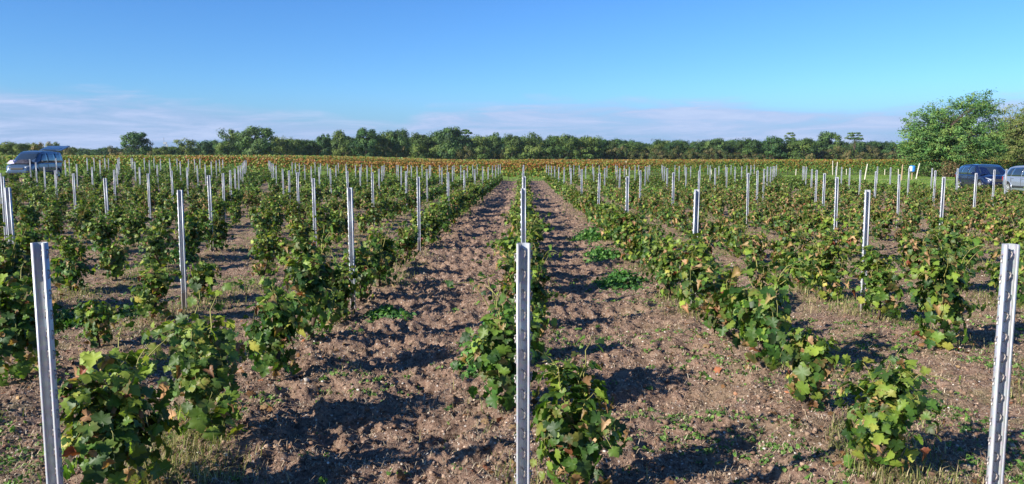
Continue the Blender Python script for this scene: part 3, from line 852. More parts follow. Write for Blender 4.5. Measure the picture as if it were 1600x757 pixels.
# ------------------------------------------------------------------ trees
def crown_np(seed, kind, nl, leaf):
    """unit-height tree crown; returns verts, faces, cols, clump centres"""
    r = np.random.default_rng(seed)
    cl = []
    if kind == 'broad':
        for i in range(60):
            a = r.uniform(0, 6.283); q = r.random() ** .5; z = r.uniform(.08, .89)
            w = .38 * max(.04, 1 - abs((z - .42) / .55) ** 3) ** .5
            cl.append((np.cos(a) * w * q * 1.0, np.sin(a) * w * q, z, r.uniform(.085, .15)))
    elif kind == 'pine':
        for i in range(54):
            a = r.uniform(0, 6.283); q = r.random() ** .5; z = .22 + .69 * r.random() ** .8
            w = .42 * max(0.04, 1 - abs((z - .54) / .42) ** 2.6) ** .5
            cl.append((np.cos(a) * w * q, np.sin(a) * w * q, z, r.uniform(.08, .13)))
    elif kind == 'umbrella':
        for i in range(22):
            a = r.uniform(0, 6.283); q = r.random() ** .5; lay = r.choice([.80, .88, .95])
            w = .22 if lay < .95 else .15
            cl.append((np.cos(a) * w * q + .03 * (lay - .8) * 10, np.sin(a) * w * q, lay + r.normal(0, .008), r.uniform(.035, .06)))
    elif kind == 'spire':
        for i in range(40):
            z = r.uniform(.08, .97); w = .24 * (1 - z) ** .75 + .03; a = r.uniform(0, 6.283); q = r.random() ** .5
            cl.append((np.cos(a) * w * q, np.sin(a) * w * q, z, r.uniform(.06, .10)))
    elif kind == 'bush':
        for i in range(26):
            a = r.uniform(0, 6.283); q = r.random() ** .5; z = r.uniform(.12, .86)
            w = .62 * max(.1, 1 - (max(z - .35, 0) / .6) ** 2) ** .5
            cl.append((np.cos(a) * w * q, np.sin(a) * w * q, z, r.uniform(.12, .18)))
    cl = np.array(cl)
    id_ = r.integers(0, len(cl), nl)
    d = unit(r.normal(0, 1, (nl, 3))); rad = cl[id_, 3] * (r.random(nl) ** .45)
    sq = np.array([1.25, 1.25, .8]) if kind != 'umbrella' else np.array([1.5, 1.5, .45])
    P = cl[id_, :3] + d * rad[:, None] * sq
    out = unit(P - np.array([[0, 0, .45]]))
    nr = d * .9 + out * .5 + np.array([[0, 0, .35]]) + r.normal(0, .35, (nl, 3))
    fr = frames(nr, r.normal(0, 1, (nl, 3)) + np.array([[0, 0, -.3]]))
    if kind in ('pine', 'umbrella', 'spire'): base = np.array([(.050, .102, .032), (.068, .132, .038), (.092, .152, .044), (.038, .074, .027)])
    elif kind == 'bush': base = np.array([(.10, .12, .035), (.16, .15, .05), (.08, .11, .03), (.20, .16, .07)])
    else: base = np.array([(.064, .112, .029), (.090, .145, .034), (.125, .170, .040), (.046, .082, .024)])
    clc = base[r.integers(0, 4, len(cl))] * r.uniform(.85, 1.15, (len(cl), 1))
    c = clc[id_] * r.uniform(.75, 1.3, (nl, 1))
    P[:, 2] /= np.percentile(P[:, 2], 99.6)
    hw = {'broad': .475, 'pine': .49, 'umbrella': .31, 'spire': .28, 'bush': .75}[kind]
    P[:, :2] *= hw / np.percentile(np.abs(P[:, :2]), 99)
    v, f, c = batch(T0[0], P, fr, leaf * r.uniform(.6, 1.3, nl), c)
    return v, f, c, cl
def tree_trunk(kind, cl, r, thick=.018):
    topz = .55 if kind != 'umbrella' else .84
    tb = [tube_np([(0, 0, -.03), (r.normal(0, .006), 0, topz * .33), (r.normal(0, .012), r.normal(0, .01), topz * .7), (0.0, 0, topz)], [thick, thick * .8, thick * .62, thick * .4], 7)]
    for i in r.permutation(len(cl))[:12]:
        e = cl[i, :3]; z0 = min(e[2] * .65, topz * .95)
        tb.append(tube_np([(0, 0, z0), (e[0] * .5, e[1] * .5, z0 + (e[2] - z0) * .4), tuple(e)], [thick * .4, thick * .25, thick * .1], 5))
    return tubes_merge(tb)
TREES = {}
rt = np.random.default_rng(61)
for kind, nv in (('broad', 6), ('pine', 5), ('umbrella', 3), ('spire', 3), ('bush', 4)):
    TREES[kind] = []
    for i in range(nv):
        v, f, c, cl = crown_np(700 + i + 37 * len(kind), kind, {'umbrella': 1100, 'bush': 2200}.get(kind, 5200), {'umbrella': .032, 'bush': .055}.get(kind, .038))
        tv, tf = tree_trunk(kind, cl, rt)
        TREES[kind].append((np_mesh('crown', v, f, M['tree_leaf'], c), np_mesh('trunk', tv, tf, M['bark']), (v, f, c)))
def base_px(px):   # picture row where the wood meets the vines
    return 243 + 4.5 * min(1, max(0, (px - 250) / 450))
def place_tree(kind, px, top, wid, D, label, cat='tree', name=None, vi=None):
    """px/top/width in picture pixels of the photograph at depth D"""
    X = (px - 818) / 1200 * D; Z0 = float(base_h(np.array([X]), np.array([D]))[0])
    hgt = EYE + (252 - top) / 1200 * D - Z0
    natural = {'broad': .95, 'pine': .98, 'umbrella': .62, 'spire': .56, 'bush': 1.5}[kind]
    sx = (wid / 1200 * D) / natural
    ms = TREES[kind]; ms = ms[vi % len(ms) if vi is not None else int(rt.integers(0, len(ms)))]
    root = empty(name or {'pine': 'pine_tree', 'umbrella': 'pine_tree', 'spire': 'conifer_tree', 'broad': 'broadleaf_tree', 'bush': 'shrub'}[kind], (X, D, Z0), rt.uniform(0, 6.28))
    root.scale = (sx, sx, hgt)
    link('crown', ms[0], root); link('trunk', ms[1], root)
    tag(root, label, cat, 'trees at the far edge of the vineyards')
K = [('pine', 213, 207, 46, 210, 'rounded dark pine standing alone above the low trees on the left'),
     ('bush', 195, 238, 20, 200, 'small tan shrub at the left foot of the lone rounded pine'),
     ('bush', 236, 236, 16, 200, 'small brownish shrub at the right foot of the lone rounded pine'),
     ('broad', 252, 229, 26, 220, 'low dark tree between the lone rounded pine and the thin mast'),
     ('broad', 271, 229, 24, 225, 'low dark tree just right of the thin mast'),
     ('broad', 290, 218, 38, 215, 'medium dark broadleaf tree, first tall one right of the thin mast'),
     ('pine', 322, 220, 28, 225, 'small round green pine left of the large dark tree group'),
     ('broad', 357, 203, 38, 215, 'tall dark tree at the left end of the large left tree group'),
     ('pine', 380, 206, 36, 225, 'dark pine behind and between the two largest trees on the left'),
     ('pine', 405, 199, 58, 205, 'widest rounded bright green pine of the left tree group'),
     ('broad', 438, 214, 30, 215, 'rounded dark tree right after the widest green pine'),
     ('broad', 460, 217, 34, 215, 'low olive green tree before the dip in the left skyline'),
     ('broad', 483, 219, 30, 218, 'lowest olive green tree in the dip of the left skyline'),
     ('pine', 508, 210, 28, 220, 'small compact dark pine right of the dip in the skyline'),
     ('broad', 536, 205, 36, 220, 'tall green tree, left of the pair of broad round pines'),
     ('pine', 573, 202, 48, 216, 'broad rounded pine left of centre with a pale patch below it'),
     ('broad', 602, 206, 34, 222, 'greyish green tree between two broad rounded crowns'),
     ('pine', 624, 203, 34, 222, 'dark pine with a dome top left of the thin flat-topped pine'),
     ('broad', 655, 209, 36, 218, 'mid green broadleaf tree, lower than its neighbours, left of centre'),
     ('broad', 680, 208, 34, 220, 'olive broadleaf tree touching the tallest round pine on its left'),
     ('pine', 704, 200, 46, 215, 'tallest round pine just left of the centre post line'),
     ('umbrella', 729, 203, 22, 240, 'thin flat-topped pine right of the tallest round pine'),
     ('broad', 752, 213, 34, 218, 'round dark green tree below the thin flat-topped pine'),
     ('pine', 771, 208, 26, 225, 'narrow pine top between two rounded trees near the centre'),
     ('broad', 800, 211, 36, 220, 'broad green tree standing just left of the centre posts'),
     ('broad', 831, 209, 36, 220, 'domed green tree right behind the centre posts'),
     ('broad', 862, 213, 38, 222, 'olive green tree right of the domed centre tree'),
     ('broad', 889, 211, 34, 222, 'tree with a yellowish side, second right of the domed centre tree'),
     ('broad', 922, 214, 42, 225, 'wide mid green tree, the last tall one before the even skyline'),
     ('pine', 1115, 217, 34, 235, 'round pine poking above the even skyline right of centre'),
     ('broad', 1168, 217, 36, 232, 'darker broadleaf tree in the even skyline, left of the first flat-topped pine'),
     ('pine', 1205, 214, 34, 230, 'green pine just left of the small flat-topped pine at right'),
     ('umbrella', 1228, 208, 17, 250, 'small flat-topped pine rising above the woods at right'),
     ('broad', 1247, 217, 44, 228, 'large dark oval tree below the small flat-topped pine at right'),
     ('pine', 1288, 207, 36, 240, 'tall domed pine between the two flat-topped pines at right'),
     ('umbrella', 1328, 208, 27, 245, 'larger flat-topped pine with a gappy crown at right'),
     ('bush', 1318, 236, 18, 205, 'bright yellow green shrub at the foot of the right woods'),
     ('bush', 1262, 240, 16, 205, 'olive shrub at the foot of the large dark oval tree')]
for i, (kd, px, tp, wd, D, lab) in enumerate(K):
    place_tree(kd, px, tp, wd, D, lab, 'shrub' if kd == 'bush' else 'tree', vi=i)
# left edge: small trees and shrubs behind the van
for (kd, px, tp, wd, D, lab) in [('broad', 8, 222, 34, 150, 'low green tree behind the front of the van, at the left edge'), ('broad', 32, 224, 30, 150, 'small green tree behind the windscreen of the van'),
        ('bush', 56, 223, 34, 140, 'orange tinged shrub behind the roof of the van'), ('bush', 82, 222, 34, 145, 'brown green shrub behind the raised tailgate of the van'), ('bush', 108, 228, 26, 150, 'dark shrub just right of the raised tailgate')]:
    place_tree(kd, px, tp, wd, D, lab, 'shrub' if kd == 'bush' else 'tree')
# the wood as one mass behind the separate trees
sky_pts = [(-60, 224), (0, 226), (110, 231), (190, 231), (250, 232), (320, 229), (345, 219), (430, 218), (500, 220), (530, 214), (640, 212), (740, 214), (800, 215), (900, 215), (960, 218), (1000, 219.5), (1200, 219.5), (1300, 221), (1400, 220), (1700, 218)]
sx_, sy_ = zip(*sky_pts)
parts = []
for rowi, D in enumerate((240, 262, 290)):
    px = -60.0
    while px < 2050:
        px += rt.uniform(9, 17)
        if px < 190 and rowi < 2: Dd = D + 130
        else: Dd = D
        tp = np.interp(px, sx_, sy_) + rt.uniform(-1.0, 6) + (rt.uniform(-2, 2) if px > 950 else 0)
        kd = ('spire' if px > 1290 and rt.random() < .5 else 'pine' if rt.random() < .5 else 'broad')
        v, f, c = TREES[kd][int(rt.integers(0, len(TREES[kd])))][2]
        if rowi: sel = np.arange(0, len(f) // 2 * 2).reshape(-1, 2)[::2].ravel(); f2 = f[sel]; used_v = np.unique(f2); mp = np.zeros(len(v), int); mp[used_v] = np.arange(len(used_v)); v, f, c = v[used_v], mp[f2], c[used_v]
        X = (px - 818) / 1200 * Dd; hg = EYE + (252 - tp) / 1200 * Dd
        w = rt.uniform(18, 34) / 1200 * Dd / .95 * (1.15 if kd != 'spire' else .9)
        a = rt.uniform(0, 6.28); ca, sa = np.cos(a), np.sin(a)
        vv = np.stack([(v[:, 0] * ca - v[:, 1] * sa) * w + X, (v[:, 0] * sa + v[:, 1] * ca) * w + Dd + rt.uniform(-6, 6), v[:, 2] * hg], 1)
        tint = np.array([1, 1, 1.]) * rt.uniform(.60, 1.30) * (np.array([1.25, 1.05, .9]) if rt.random() < .25 else 1)
        parts.append((vv, f, c * tint))
        if rowi == 0:      # undergrowth at the wood's edge
            v, f, c = TREES['bush'][int(rt.integers(0, 4))][2]
            hb = rt.uniform(4, 6.5); wb = rt.uniform(3, 5)
            parts.append((np.stack([v[:, 0] * wb + X, v[:, 1] * wb + Dd - 8, v[:, 2] * hb], 1), f, c * (.55 + .3 * rt.random())))
v, f, c = merge(parts)
o = link('woodland', np_mesh('woodland', v, f, M['tree_leaf'], c)); tag(o, 'long green mass of woodland closing the horizon behind the vineyards', 'woodland', kind='stuff')
print('wood faces', len(f))

# big ash-like tree at right with feathery sprays: limbs grow to points inside a crown made of lobes
def at(px, D): return (px - 818) / 1200 * D
def big_tree(name, loc, lobes, seed, label, leafcols, nsp, bare=0.0, lsize=.17, per=26):
    r = np.random.default_rng(seed)
    root = empty(name, loc)
    lob = np.array(lobes, float)            # cx, cy, cz, rx, rz
    wts = lob[:, 3] ** 2 * lob[:, 4]; wts /= wts.sum()
    li = r.choice(len(lob), nsp, p=wts); d = unit(r.normal(0, 1, (nsp, 3))); q = r.random(nsp) ** .40
    lump = 1 + .22 * perlin(d[:, 0] * 2.6 + li * 5, d[:, 1] * 2.6 + d[:, 2] * 2.1)
    lump = lump + (r.random(nsp) < .05) * .22
    pts = lob[li, :3] + d * np.stack([lob[li, 3], lob[li, 3] * .9, lob[li, 4]], 1) * (q * lump)[:, None]
    pts = pts[pts[:, 2] > .7]
    hole = perlin(pts[:, 0] * .75 + seed, pts[:, 2] * .95 + pts[:, 1] * .3)
    pts = pts[hole > -.30]; m = len(pts)
    tubes = []
    nst = 5
    stems = [np.array([r.normal(0, .25), r.normal(0, .25), 0]) for _ in range(nst)]
    top = lob[:, 2].max()
    forks = []
    for sidx, st in enumerate(stems):
        a = sidx / nst * 6.283 + .4; e = np.array([np.cos(a) * 1.9, np.sin(a) * 1.7, top * r.uniform(.5, .75)])
        t = np.linspace(0, 1, 8)[:, None]; c = st * (1 - t) + e * t; c[:, 2] = -.2 + (e[2] + .2) * t[:, 0] ** .85; c += r.normal(0, .07, c.shape)
        tubes.append(tube_np(c, np.linspace(.15, .05, 8), 7)); forks += [c[i] for i in range(2, 8)]
    forks = np.array(forks)
    for i in r.permutation(m)[:260]:
        e = pts[i]; dd = np.linalg.norm(forks - e, axis=1) + (forks[:, 2] > e[2]) * 1.5; f0 = forks[np.argmin(dd)]
        t = np.linspace(0, 1, 6)[:, None]; c = f0 * (1 - t) + e * t; c[:, 2] += np.sin(t[:, 0] * 3.14) * .25; c += r.normal(0, .05, c.shape); c[0] = f0
        tubes.append(tube_np(c, np.linspace(.045, .010, 6), 4))
    v, f = tubes_merge(tubes)
    link('trunk', np_mesh('limbs', v, f, M['bark']), root)
    idx = np.repeat(np.arange(m), per); n = len(idx)
    cen = lob[:, :3].mean(0)
    outw = pts - cen; outw[:, 2] *= .45; outw = unit(outw + r.normal(0, .8, outw.shape)); outw = unit(outw + np.array([[0.25, 0, .15]]))[idx]
    t = r.uniform(-.5, .8, n)[:, None]
    P = pts[idx] + outw * t * .62 + r.normal(0, 1, (n, 3)) * np.array([.20, .20, .10])
    P[:, 2] = np.maximum(P[:, 2], .4)
    fr = frames(np.array([[-.1, -.45, .7]]) + r.normal(0, .5, (n, 3)), outw + r.normal(0, .5, (n, 3)))
    cl = np.array(leafcols)[r.integers(0, len(leafcols), m)] * r.uniform(.85, 1.15, (m, 1))
    c = cl[idx] * r.uniform(.75, 1.3, (n, 1))
    if bare:
        k = r.random(n) > bare * np.clip((P[:, 2] / P[:, 2].max() - .5) * 2.4, 0, 1); P, fr, c, n = P[k], fr[k], c[k], int(k.sum())
    tm = T0[0]
    v, f, c = batch((tm[0] * np.array([.6, 1, 1]), tm[1], tm[2]), P, fr, lsize * r.uniform(.6, 1.35, n), c)
    link('crown', np_mesh('big_crown', v, f, M['tree_leaf'], c), root)
    print(name, len(f))
    tag(root, label, 'tree', 'large trees beside the parked cars')
GL = [(.075, .165, .045), (.100, .205, .055), (.130, .225, .060), (.155, .220, .055), (.055, .115, .040)]
D1 = 86.0
big_tree('ash_tree', (at(1476, D1), D1, 0), [(0, 0, 3.4, 4.9, 2.7), (-2.6, 0, 5.0, 2.6, 2.6), (1.9, 0, 5.6, 3.1, 3.4), (2.7, 0, 8.0, 1.9, 1.5), (-.4, .3, 6.3, 2.2, 2.2), (-3.4, 0, 3.0, 2.1, 2.0), (3.6, 0, 3.6, 1.9, 2.3)], 8,
         'large feathery green tree with a spreading crown behind the dark blue car', GL, 1700)
big_tree('locust_tree', (at(1592, 98), 98, 0), [(0, 0, 3.8, 4.4, 3.6), (-.6, 0, 6.4, 3.2, 2.6), (2.0, 0, 7.2, 3.0, 2.6)], 19, 'second large tree with bare greyish twigs on top, at the right edge', [(.14, .18, .045), (.18, .21, .055), (.11, .15, .04), (.22, .21, .08)], 1500, bare=.42)
big_tree('locust_tree', (at(1552, 112), 112, 0), [(0, 0, 3.2, 3.4, 2.6), (0, 0, 4.6, 2.2, 1.8)], 23, 'lower dark green tree filling the gap between the two large right trees', [(.09, .13, .035), (.12, .16, .04)], 420)
# reddish twiggy shrub at its foot and low green scrub
def scrub(px, D, w, h, seed, cols, label):
    r = np.random.default_rng(seed); X = at(px, D); root = empty('shrub', (X, D, 0))
    tb = []
    ends = []
    for i in range(70):
        a = r.uniform(0, 6.28); q = r.random() ** .5
        e = np.array([np.cos(a) * q * w * .5, np.sin(a) * q * w * .4, h * (1 - .5 * q * q) * r.uniform(.6, 1)])
        tb.append(tube_np([(e[0] * .4, e[1] * .4, -.05), (e[0] * .7, e[1] * .7, e[2] * .5), tuple(e)], [.02, .014, .006], 4)); ends.append(e)
    v, f = tubes_merge(tb); link('stems', np_mesh('stems', v, f, M['bark']), root)
    ends = np.array(ends); idx = np.repeat(np.arange(70), 16 if seed == 3 else 28); n = len(idx)
    P = ends[idx] * r.uniform(.35, 1.05, (n, 1)) + r.normal(0, .17, (n, 3)); P[:, 2] = np.maximum(P[:, 2], .05)
    c = np.array(cols)[r.integers(0, len(cols), n)] * r.uniform(.7, 1.3, (n, 1))
    v, f, c = batch(T0[0], P, frames(r.normal(0, 1, (n, 3)) + np.array([[0, -.5, .5]]), r.normal(0, 1, (n, 3))), .13 * r.uniform(.6, 1.3, n), c)
    link('foliage', np_mesh('scrub', v, f, M['tree_leaf'], c), root); tag(root, label, 'shrub', 'scrub under the large trees')
scrub(1476, 84, 2.2, 2.0, 3, [(.20, .11, .06), (.18, .12, .06), (.10, .13, .04), (.28, .18, .11)], 'reddish brown twiggy shrub at the foot of the large feathery tree')
scrub(1440, 86, 4.6, 1.8, 4, [(.06, .12, .03), (.10, .16, .04), (.13, .17, .045)], 'low green scrub left of the reddish twiggy shrub')
scrub(1508, 88, 3.8, 1.9, 5, [(.12, .14, .04), (.19, .17, .06), (.09, .13, .035)], 'yellow green scrub behind the roof of the dark blue car')

# ------------------------------------------------------------------ the air
q = MB(); q.box((30, 200, 7.0), (900, 560, 20)); hz = q.build('haze', None); tag(hz, 'thin blue haze of the air over the vineyard', 'haze', kind='stuff')
hm = bpy.data.materials.new('haze_air'); hm.use_nodes = True; hn = hm.node_tree; hn.nodes.clear()
pv = N(hn, 'ShaderNodeVolumePrincipled'); pv.inputs['Color'].default_value = (0.75, 0.87, 1.0, 1); pv.inputs['Density'].default_value = 0.00012; pv.inputs['Anisotropy'].default_value = 0.2
ho = N(hn, 'ShaderNodeOutputMaterial'); L(hn, pv.outputs[0], ho.inputs['Volume'])
hz.data.materials.append(hm)

# ------------------------------------------------------------------ cars
PAINT = {'blue': simple('dark_blue_paint', (0.007, 0.012, 0.045), 0.25, 0.2, 1.0, 3, .1), 'silver': simple('silver_paint', (0.30, 0.34, 0.42), 0.3, 0.45, 1.0, 3, .06),
         'van': simple('steel_blue_paint', (0.065, 0.105, 0.17), 0.22, 0.35, 1.0, 3, .08)}
M['glass'] = simple('car_glass', (0.020, 0.030, 0.040), 0.08, 0.0, 1.0, 3, .1, spec=1.0)
M['tyre'] = simple('tyre_rubber', (0.022, 0.022, 0.024), 0.85)
M['rim'] = simple('alloy_rim', (0.50, 0.51, 0.53), 0.35, .7)
M['trim'] = simple('black_trim', (0.025, 0.026, 0.028), 0.6)
M['lamp'] = simple('clear_lamp', (0.42, 0.45, 0.48), 0.12, .3, 1.0)
M['red'] = simple('red_lamp', (0.35, 0.02, 0.02), 0.2, 0, 1.0)
M['plate'] = simple('white_plate', (0.75, 0.75, 0.73), 0.5)
M['dark'] = simple('dark_interior', (0.02, 0.02, 0.022), 0.9)
def lerp_tab(tab, x):
    xs_ = [t[0] for t in tab]; return [float(np.interp(x, xs_, [t[i] for t in tab])) for i in range(1, len(tab[0]))]
def make_car(name, loc, heading, spec, paint, label, cat):
    """car along local +x = front. spec tables: body (x, half width, sill z, belt z, deck z), cab (x, belt z, half belt, roof z, half roof)"""
    root = empty(name, loc, heading)
    tag(root, label, cat, 'cars parked beside the vineyard')
    Lh = spec['len'] / 2; arches = spec['wheels']; wr = spec['wr']
    # lower body as a fine grid over the section so that arches can be cut
    def body_pt(x, s):
        hw, z0, zb, zd = lerp_tab(spec['body'], x)
        prof = [(0, z0 + .02), (hw * .86, z0 + .02), (hw * .95, z0 + .06), (hw * 1.0, z0 + .25 * (zb - z0) + .05), (hw * 1.0, z0 + .62 * (zb - z0)), (hw * .975, zb - .03), (hw * .93, zb + .0), (hw * .5, zd - .01), (0, zd)]
        t = s * (len(prof) - 1); i = min(int(t), len(prof) - 2); f = t - i
        return prof[i][0] * (1 - f) + prof[i + 1][0] * f, prof[i][1] * (1 - f) + prof[i + 1][1] * f
    xs_ = np.linspace(-Lh, Lh, 64); ss = np.linspace(0, 1, 33)
    bm = bmesh.new()
    for sgn in (1, -1):
        grid = []
        for x in xs_:
            rowv = []
            e = max(0, (abs(x) - (Lh - .28)) / .28)
            for s in ss:
                yy, zz = body_pt(x, s)
                yy *= (1 - .22 * e ** 2.2)
                xx = x
                # nose and tail rounded in plan and in height
                if e > 0:
                    zc = spec['bump']; k = e ** 2
                    zz = zz + (zc - zz) * .10 * k
                rowv.append(bm.verts.new((xx, yy * sgn, zz)))
            grid.append(rowv)
        for i in range(len(xs_) - 1):
            for j in range(len(ss) - 1):
                cx = (xs_[i] + xs_[i + 1]) / 2; yj, zj = body_pt(cx, (ss[j] + ss[j + 1]) / 2)
                if any((cx - a) ** 2 + (zj - wr) ** 2 < (wr + .055) ** 2 and yj > .55 for a in arches): continue
                q = (grid[i][j], grid[i + 1][j], grid[i + 1][j + 1], grid[i][j + 1])
                bm.faces.new(q if sgn > 0 else q[::-1])
        for ge in (grid[0], grid[-1]):
            try: bm.faces.new(ge)
            except Exception: pass
    bmesh.ops.remove_doubles(bm, verts=bm.verts, dist=.002)
    mb = MB(); mb.bm.free(); mb.bm = bm
    mb.build('body', paint, root, smooth=True)
    # dark wheel housings
    for a in arches:
        for sg in (1, -1):
            hw = lerp_tab(spec['body'], a)[0]
            m_ = Matrix.Translation((a, sg * (hw - .15), wr)) @ Matrix.Rotation(R(90), 4, 'X')
            q = MB(); q.lathe([(.001, .11), (wr + .075, .11), (wr + .075, -.11), (.001, -.11)] , m_, 28); q.build('wheel_housing', M['dark'], root)
            q = MB(); q.tube([(a + (wr + .062) * math.cos(R(t_)), sg * (lerp_tab(spec['body'], a)[0] - .012), wr + (wr + .062) * math.sin(R(t_))) for t_ in range(-15, 196, 14)], .042, 7)
            q.build('wheel_arch', M['trim'] if spec.get('dark_arch') else paint, root, smooth=True)
            q = MB(); m2 = Matrix.Translation((a, sg * (hw - .10), wr)) @ Matrix.Rotation(R(-90 * sg), 4, 'X')
            q.lathe([(wr * .62, -.10), (wr * .96, -.10), (wr, -.06), (wr, .07), (wr * .95, .095), (wr * .66, .10), (wr * .62, .06)], m2, 28)
            w = q.build('wheel', M['tyre'], root, smooth=False)
            q = MB(); q.lathe([(.02, .06), (wr * .64, .085), (wr * .64, .03), (.02, .02)], m2, 28)
            for sp_ in range(5):
                an = sp_ * 2 * math.pi / 5
                q.box(m2 @ Vector((math.cos(an) * wr * .34, math.sin(an) * wr * .34, .085)), (wr * .5, .05, .03) , (m2.to_3x3() @ Matrix.Rotation(an, 3, 'Z')))
            rim = q.build('rim', M['rim'], w)
    # cabin
    cab = spec['cab']
    def cab_pt(x, v):   # v 0 belt .. 1 roof edge .. 2 roof centre
        zb, hb, zr, hr = lerp_tab(cab, x)
        if v <= 1:
            b = math.sin(v * math.pi) * .03
            return hb + (hr - hb) * v ** 1.25 + b, zb + (zr - zb) * v * .93
        t = v - 1; return hr * math.cos(t * math.pi / 2), zb + (zr - zb) * (.93 + .07 * math.sin(t * math.pi / 2))
    cx_ = np.linspace(cab[0][0], cab[-1][0], 40); vs = np.linspace(0, 2, 21)
    bm = bmesh.new()
    for sgn in (1, -1):
        grid = [[bm.verts.new((x, cab_pt(x, v)[0] * sgn, cab_pt(x, v)[1])) for v in vs] for x in cx_]
        for i in range(len(cx_) - 1):
            for j in range(len(vs) - 1):
                bm.faces.new((grid[i][j], grid[i + 1][j], grid[i + 1][j + 1], grid[i][j + 1]))
    bmesh.ops.remove_doubles(bm, verts=bm.verts, dist=.002)
    mb = MB(); mb.bm.free(); mb.bm = bm; mb.build('cabin', paint, root, smooth=True)
    def patch(nm, f3, nu, nv, mat, parent=root):
        bm = bmesh.new(); g_ = [[bm.verts.new(f3(i / nu, j / nv)) for j in range(nv + 1)] for i in range(nu + 1)]
        for i in range(nu):
            for j in range(nv): bm.faces.new((g_[i][j], g_[i + 1][j], g_[i + 1][j + 1], g_[i][j + 1]))
        # give it thickness inward
        q = MB(); q.bm.free(); q.bm = bm
        o = q.build(nm, mat, parent, smooth=True)
        sm = o.modifiers.new('thick', 'SOLIDIFY'); sm.thickness = .006; sm.offset = 0
        return o
    for (xa, xb, xa2, xb2) in spec['side_windows']:      # bottom from..to, top from..to
        for sg in (1, -1):
            def f3(u, t, sg=sg, xa=xa, xb=xb, xa2=xa2, xb2=xb2):
                x = (xa + (xb - xa) * u) * (1 - t) + (xa2 + (xb2 - xa2) * u) * t; v = .06 + t * .80
                yy, zz = cab_pt(x, v); return (x, sg * (yy + .014), zz + .004)
            patch('side_window', f3, 8, 5, M['glass'])
    def screen(nm, tab, front):
        (x0, z0, h0), (x1, z1, h1) = tab
        def f3(u, t):
            h = h0 + (h1 - h0) * t; yy = (u * 2 - 1) * h; bow = .10 * (1 - (u * 2 - 1) ** 2) * (1 if front else -1)
            return (x0 + (x1 - x0) * t + bow * (1 - .3 * t), yy, z0 + (z1 - z0) * t + .015)
        return patch(nm, f3, 10, 5, M['glass'])
    if 'wind' in spec: screen('windscreen', spec['wind'], True)
    if 'rear' in spec: screen('rear_window', spec['rear'], False)
    # front details
    nx_ = Lh; sp = spec
    q = MB(); q.box((nx_ - .03, 0, sp['grille'][0]), (.10, sp['grille'][1], sp['grille'][2]), None, .02); q.build('grille', M['trim'], root)
    for sg in (1, -1):
        q = MB(); q.box((nx_ - .245, sg * (lerp_tab(sp['body'], nx_ - .2)[0] - .245), sp['lampz'] - .02), (.40, .30, .13), Matrix.Rotation(R(-30 * sg), 3, 'Z') @ Matrix.Rotation(R(14), 3, 'Y'), .045); q.build('headlight', M['lamp'], root, smooth=True)
        q = MB(); q.box((-nx_ + .06, sg * (lerp_tab(sp['body'], -nx_ + .1)[0] - .12), sp['lampz'] + .12), (.14, .12, .24), None, .03); q.build('tail_light', M['red'], root)
        mx = sp['mirror']; hb = cab_pt(mx, .1)[0]
        q = MB(); q.box((mx, sg * (hb + .14), cab_pt(mx, 0)[1] + .09), (.12, .20, .14), None, .03); q.box((mx, sg * (hb + .03), cab_pt(mx, 0)[1] + .05), (.06, .12, .05)); q.build('mirror', paint if sp.get('mpaint') else M['trim'], root, smooth=True)
        hwm = lerp_tab(sp['body'], 0)[0]
        for dx in sp['doors']:
            q = MB(); zb = lerp_tab(sp['body'], dx)[2]; q.box((dx + .16, sg * (hwm * .985 + .012), zb - .10), (.17, .03, .03), None, .008); q.build('door_handle', paint, root)
            q = MB(); q.box((dx, sg * (hwm + .001), (zb + .30) / 2), (.012, .01, zb - .42)); q.build('door_seam', M['dark'], root)
        q = MB(); q.box((0.0, sg * (hwm - .03), sp['body'][0][2] + .06), (sp['wheels'][1] - sp['wheels'][0] - 2 * wr - .12, .09, .11), None, .02); q.build('sill', M['trim'], root)
    q = MB(); q.box((nx_ + .015, 0, sp['platez']), (.02, .52, .11)); q.build('number_plate', M['plate'], root)
    q = MB(); q.box((nx_ - .05, 0, sp['body'][-1][2] + .11), (.16, sp['grille'][1] * 1.5, .16), None, .03); q.build('bumper', M['trim'] if not sp.get('bpaint') else paint, root)
    return root, cab_pt
hatch = dict(len=4.06, wheels=(-1.30, 1.29), wr=.32, bump=.55,
    body=[(-2.03, .80, .36, .84, .86), (-1.85, .84, .26, .93, .95), (-1.2, .87, .20, .95, 1.0), (0, .875, .18, .93, 1.0), (.75, .87, .18, .93, 1.0), (1.1, .865, .19, .91, .99), (1.65, .84, .22, .80, .88), (1.95, .79, .27, .66, .72), (2.03, .74, .34, .58, .62)],
    cab=[(-1.96, .93, .80, .95, .62), (-1.80, .93, .82, 1.22, .62), (-1.62, .92, .83, 1.42, .61), (-1.2, .92, .84, 1.50, .60), (-.3, .92, .85, 1.53, .61), (.25, .92, .85, 1.50, .60), (.62, .92, .84, 1.34, .60), (1.25, .92, .80, .96, .62)],
    side_windows=[(-1.52, -1.08, -1.40, -1.02), (-1.02, -.18, -.98, -.16), (-.10, .86, -.10, .34)],
    wind=((1.14, .955, .74), (.36, 1.44, .58)), rear=((-1.93, 1.0, .66), (-1.66, 1.36, .55)),
    grille=(.62, .9, .18), lampz=.70, mirror=.72, doors=[-1.02, -.14, .98], platez=.44, mpaint=True, bpaint=True)
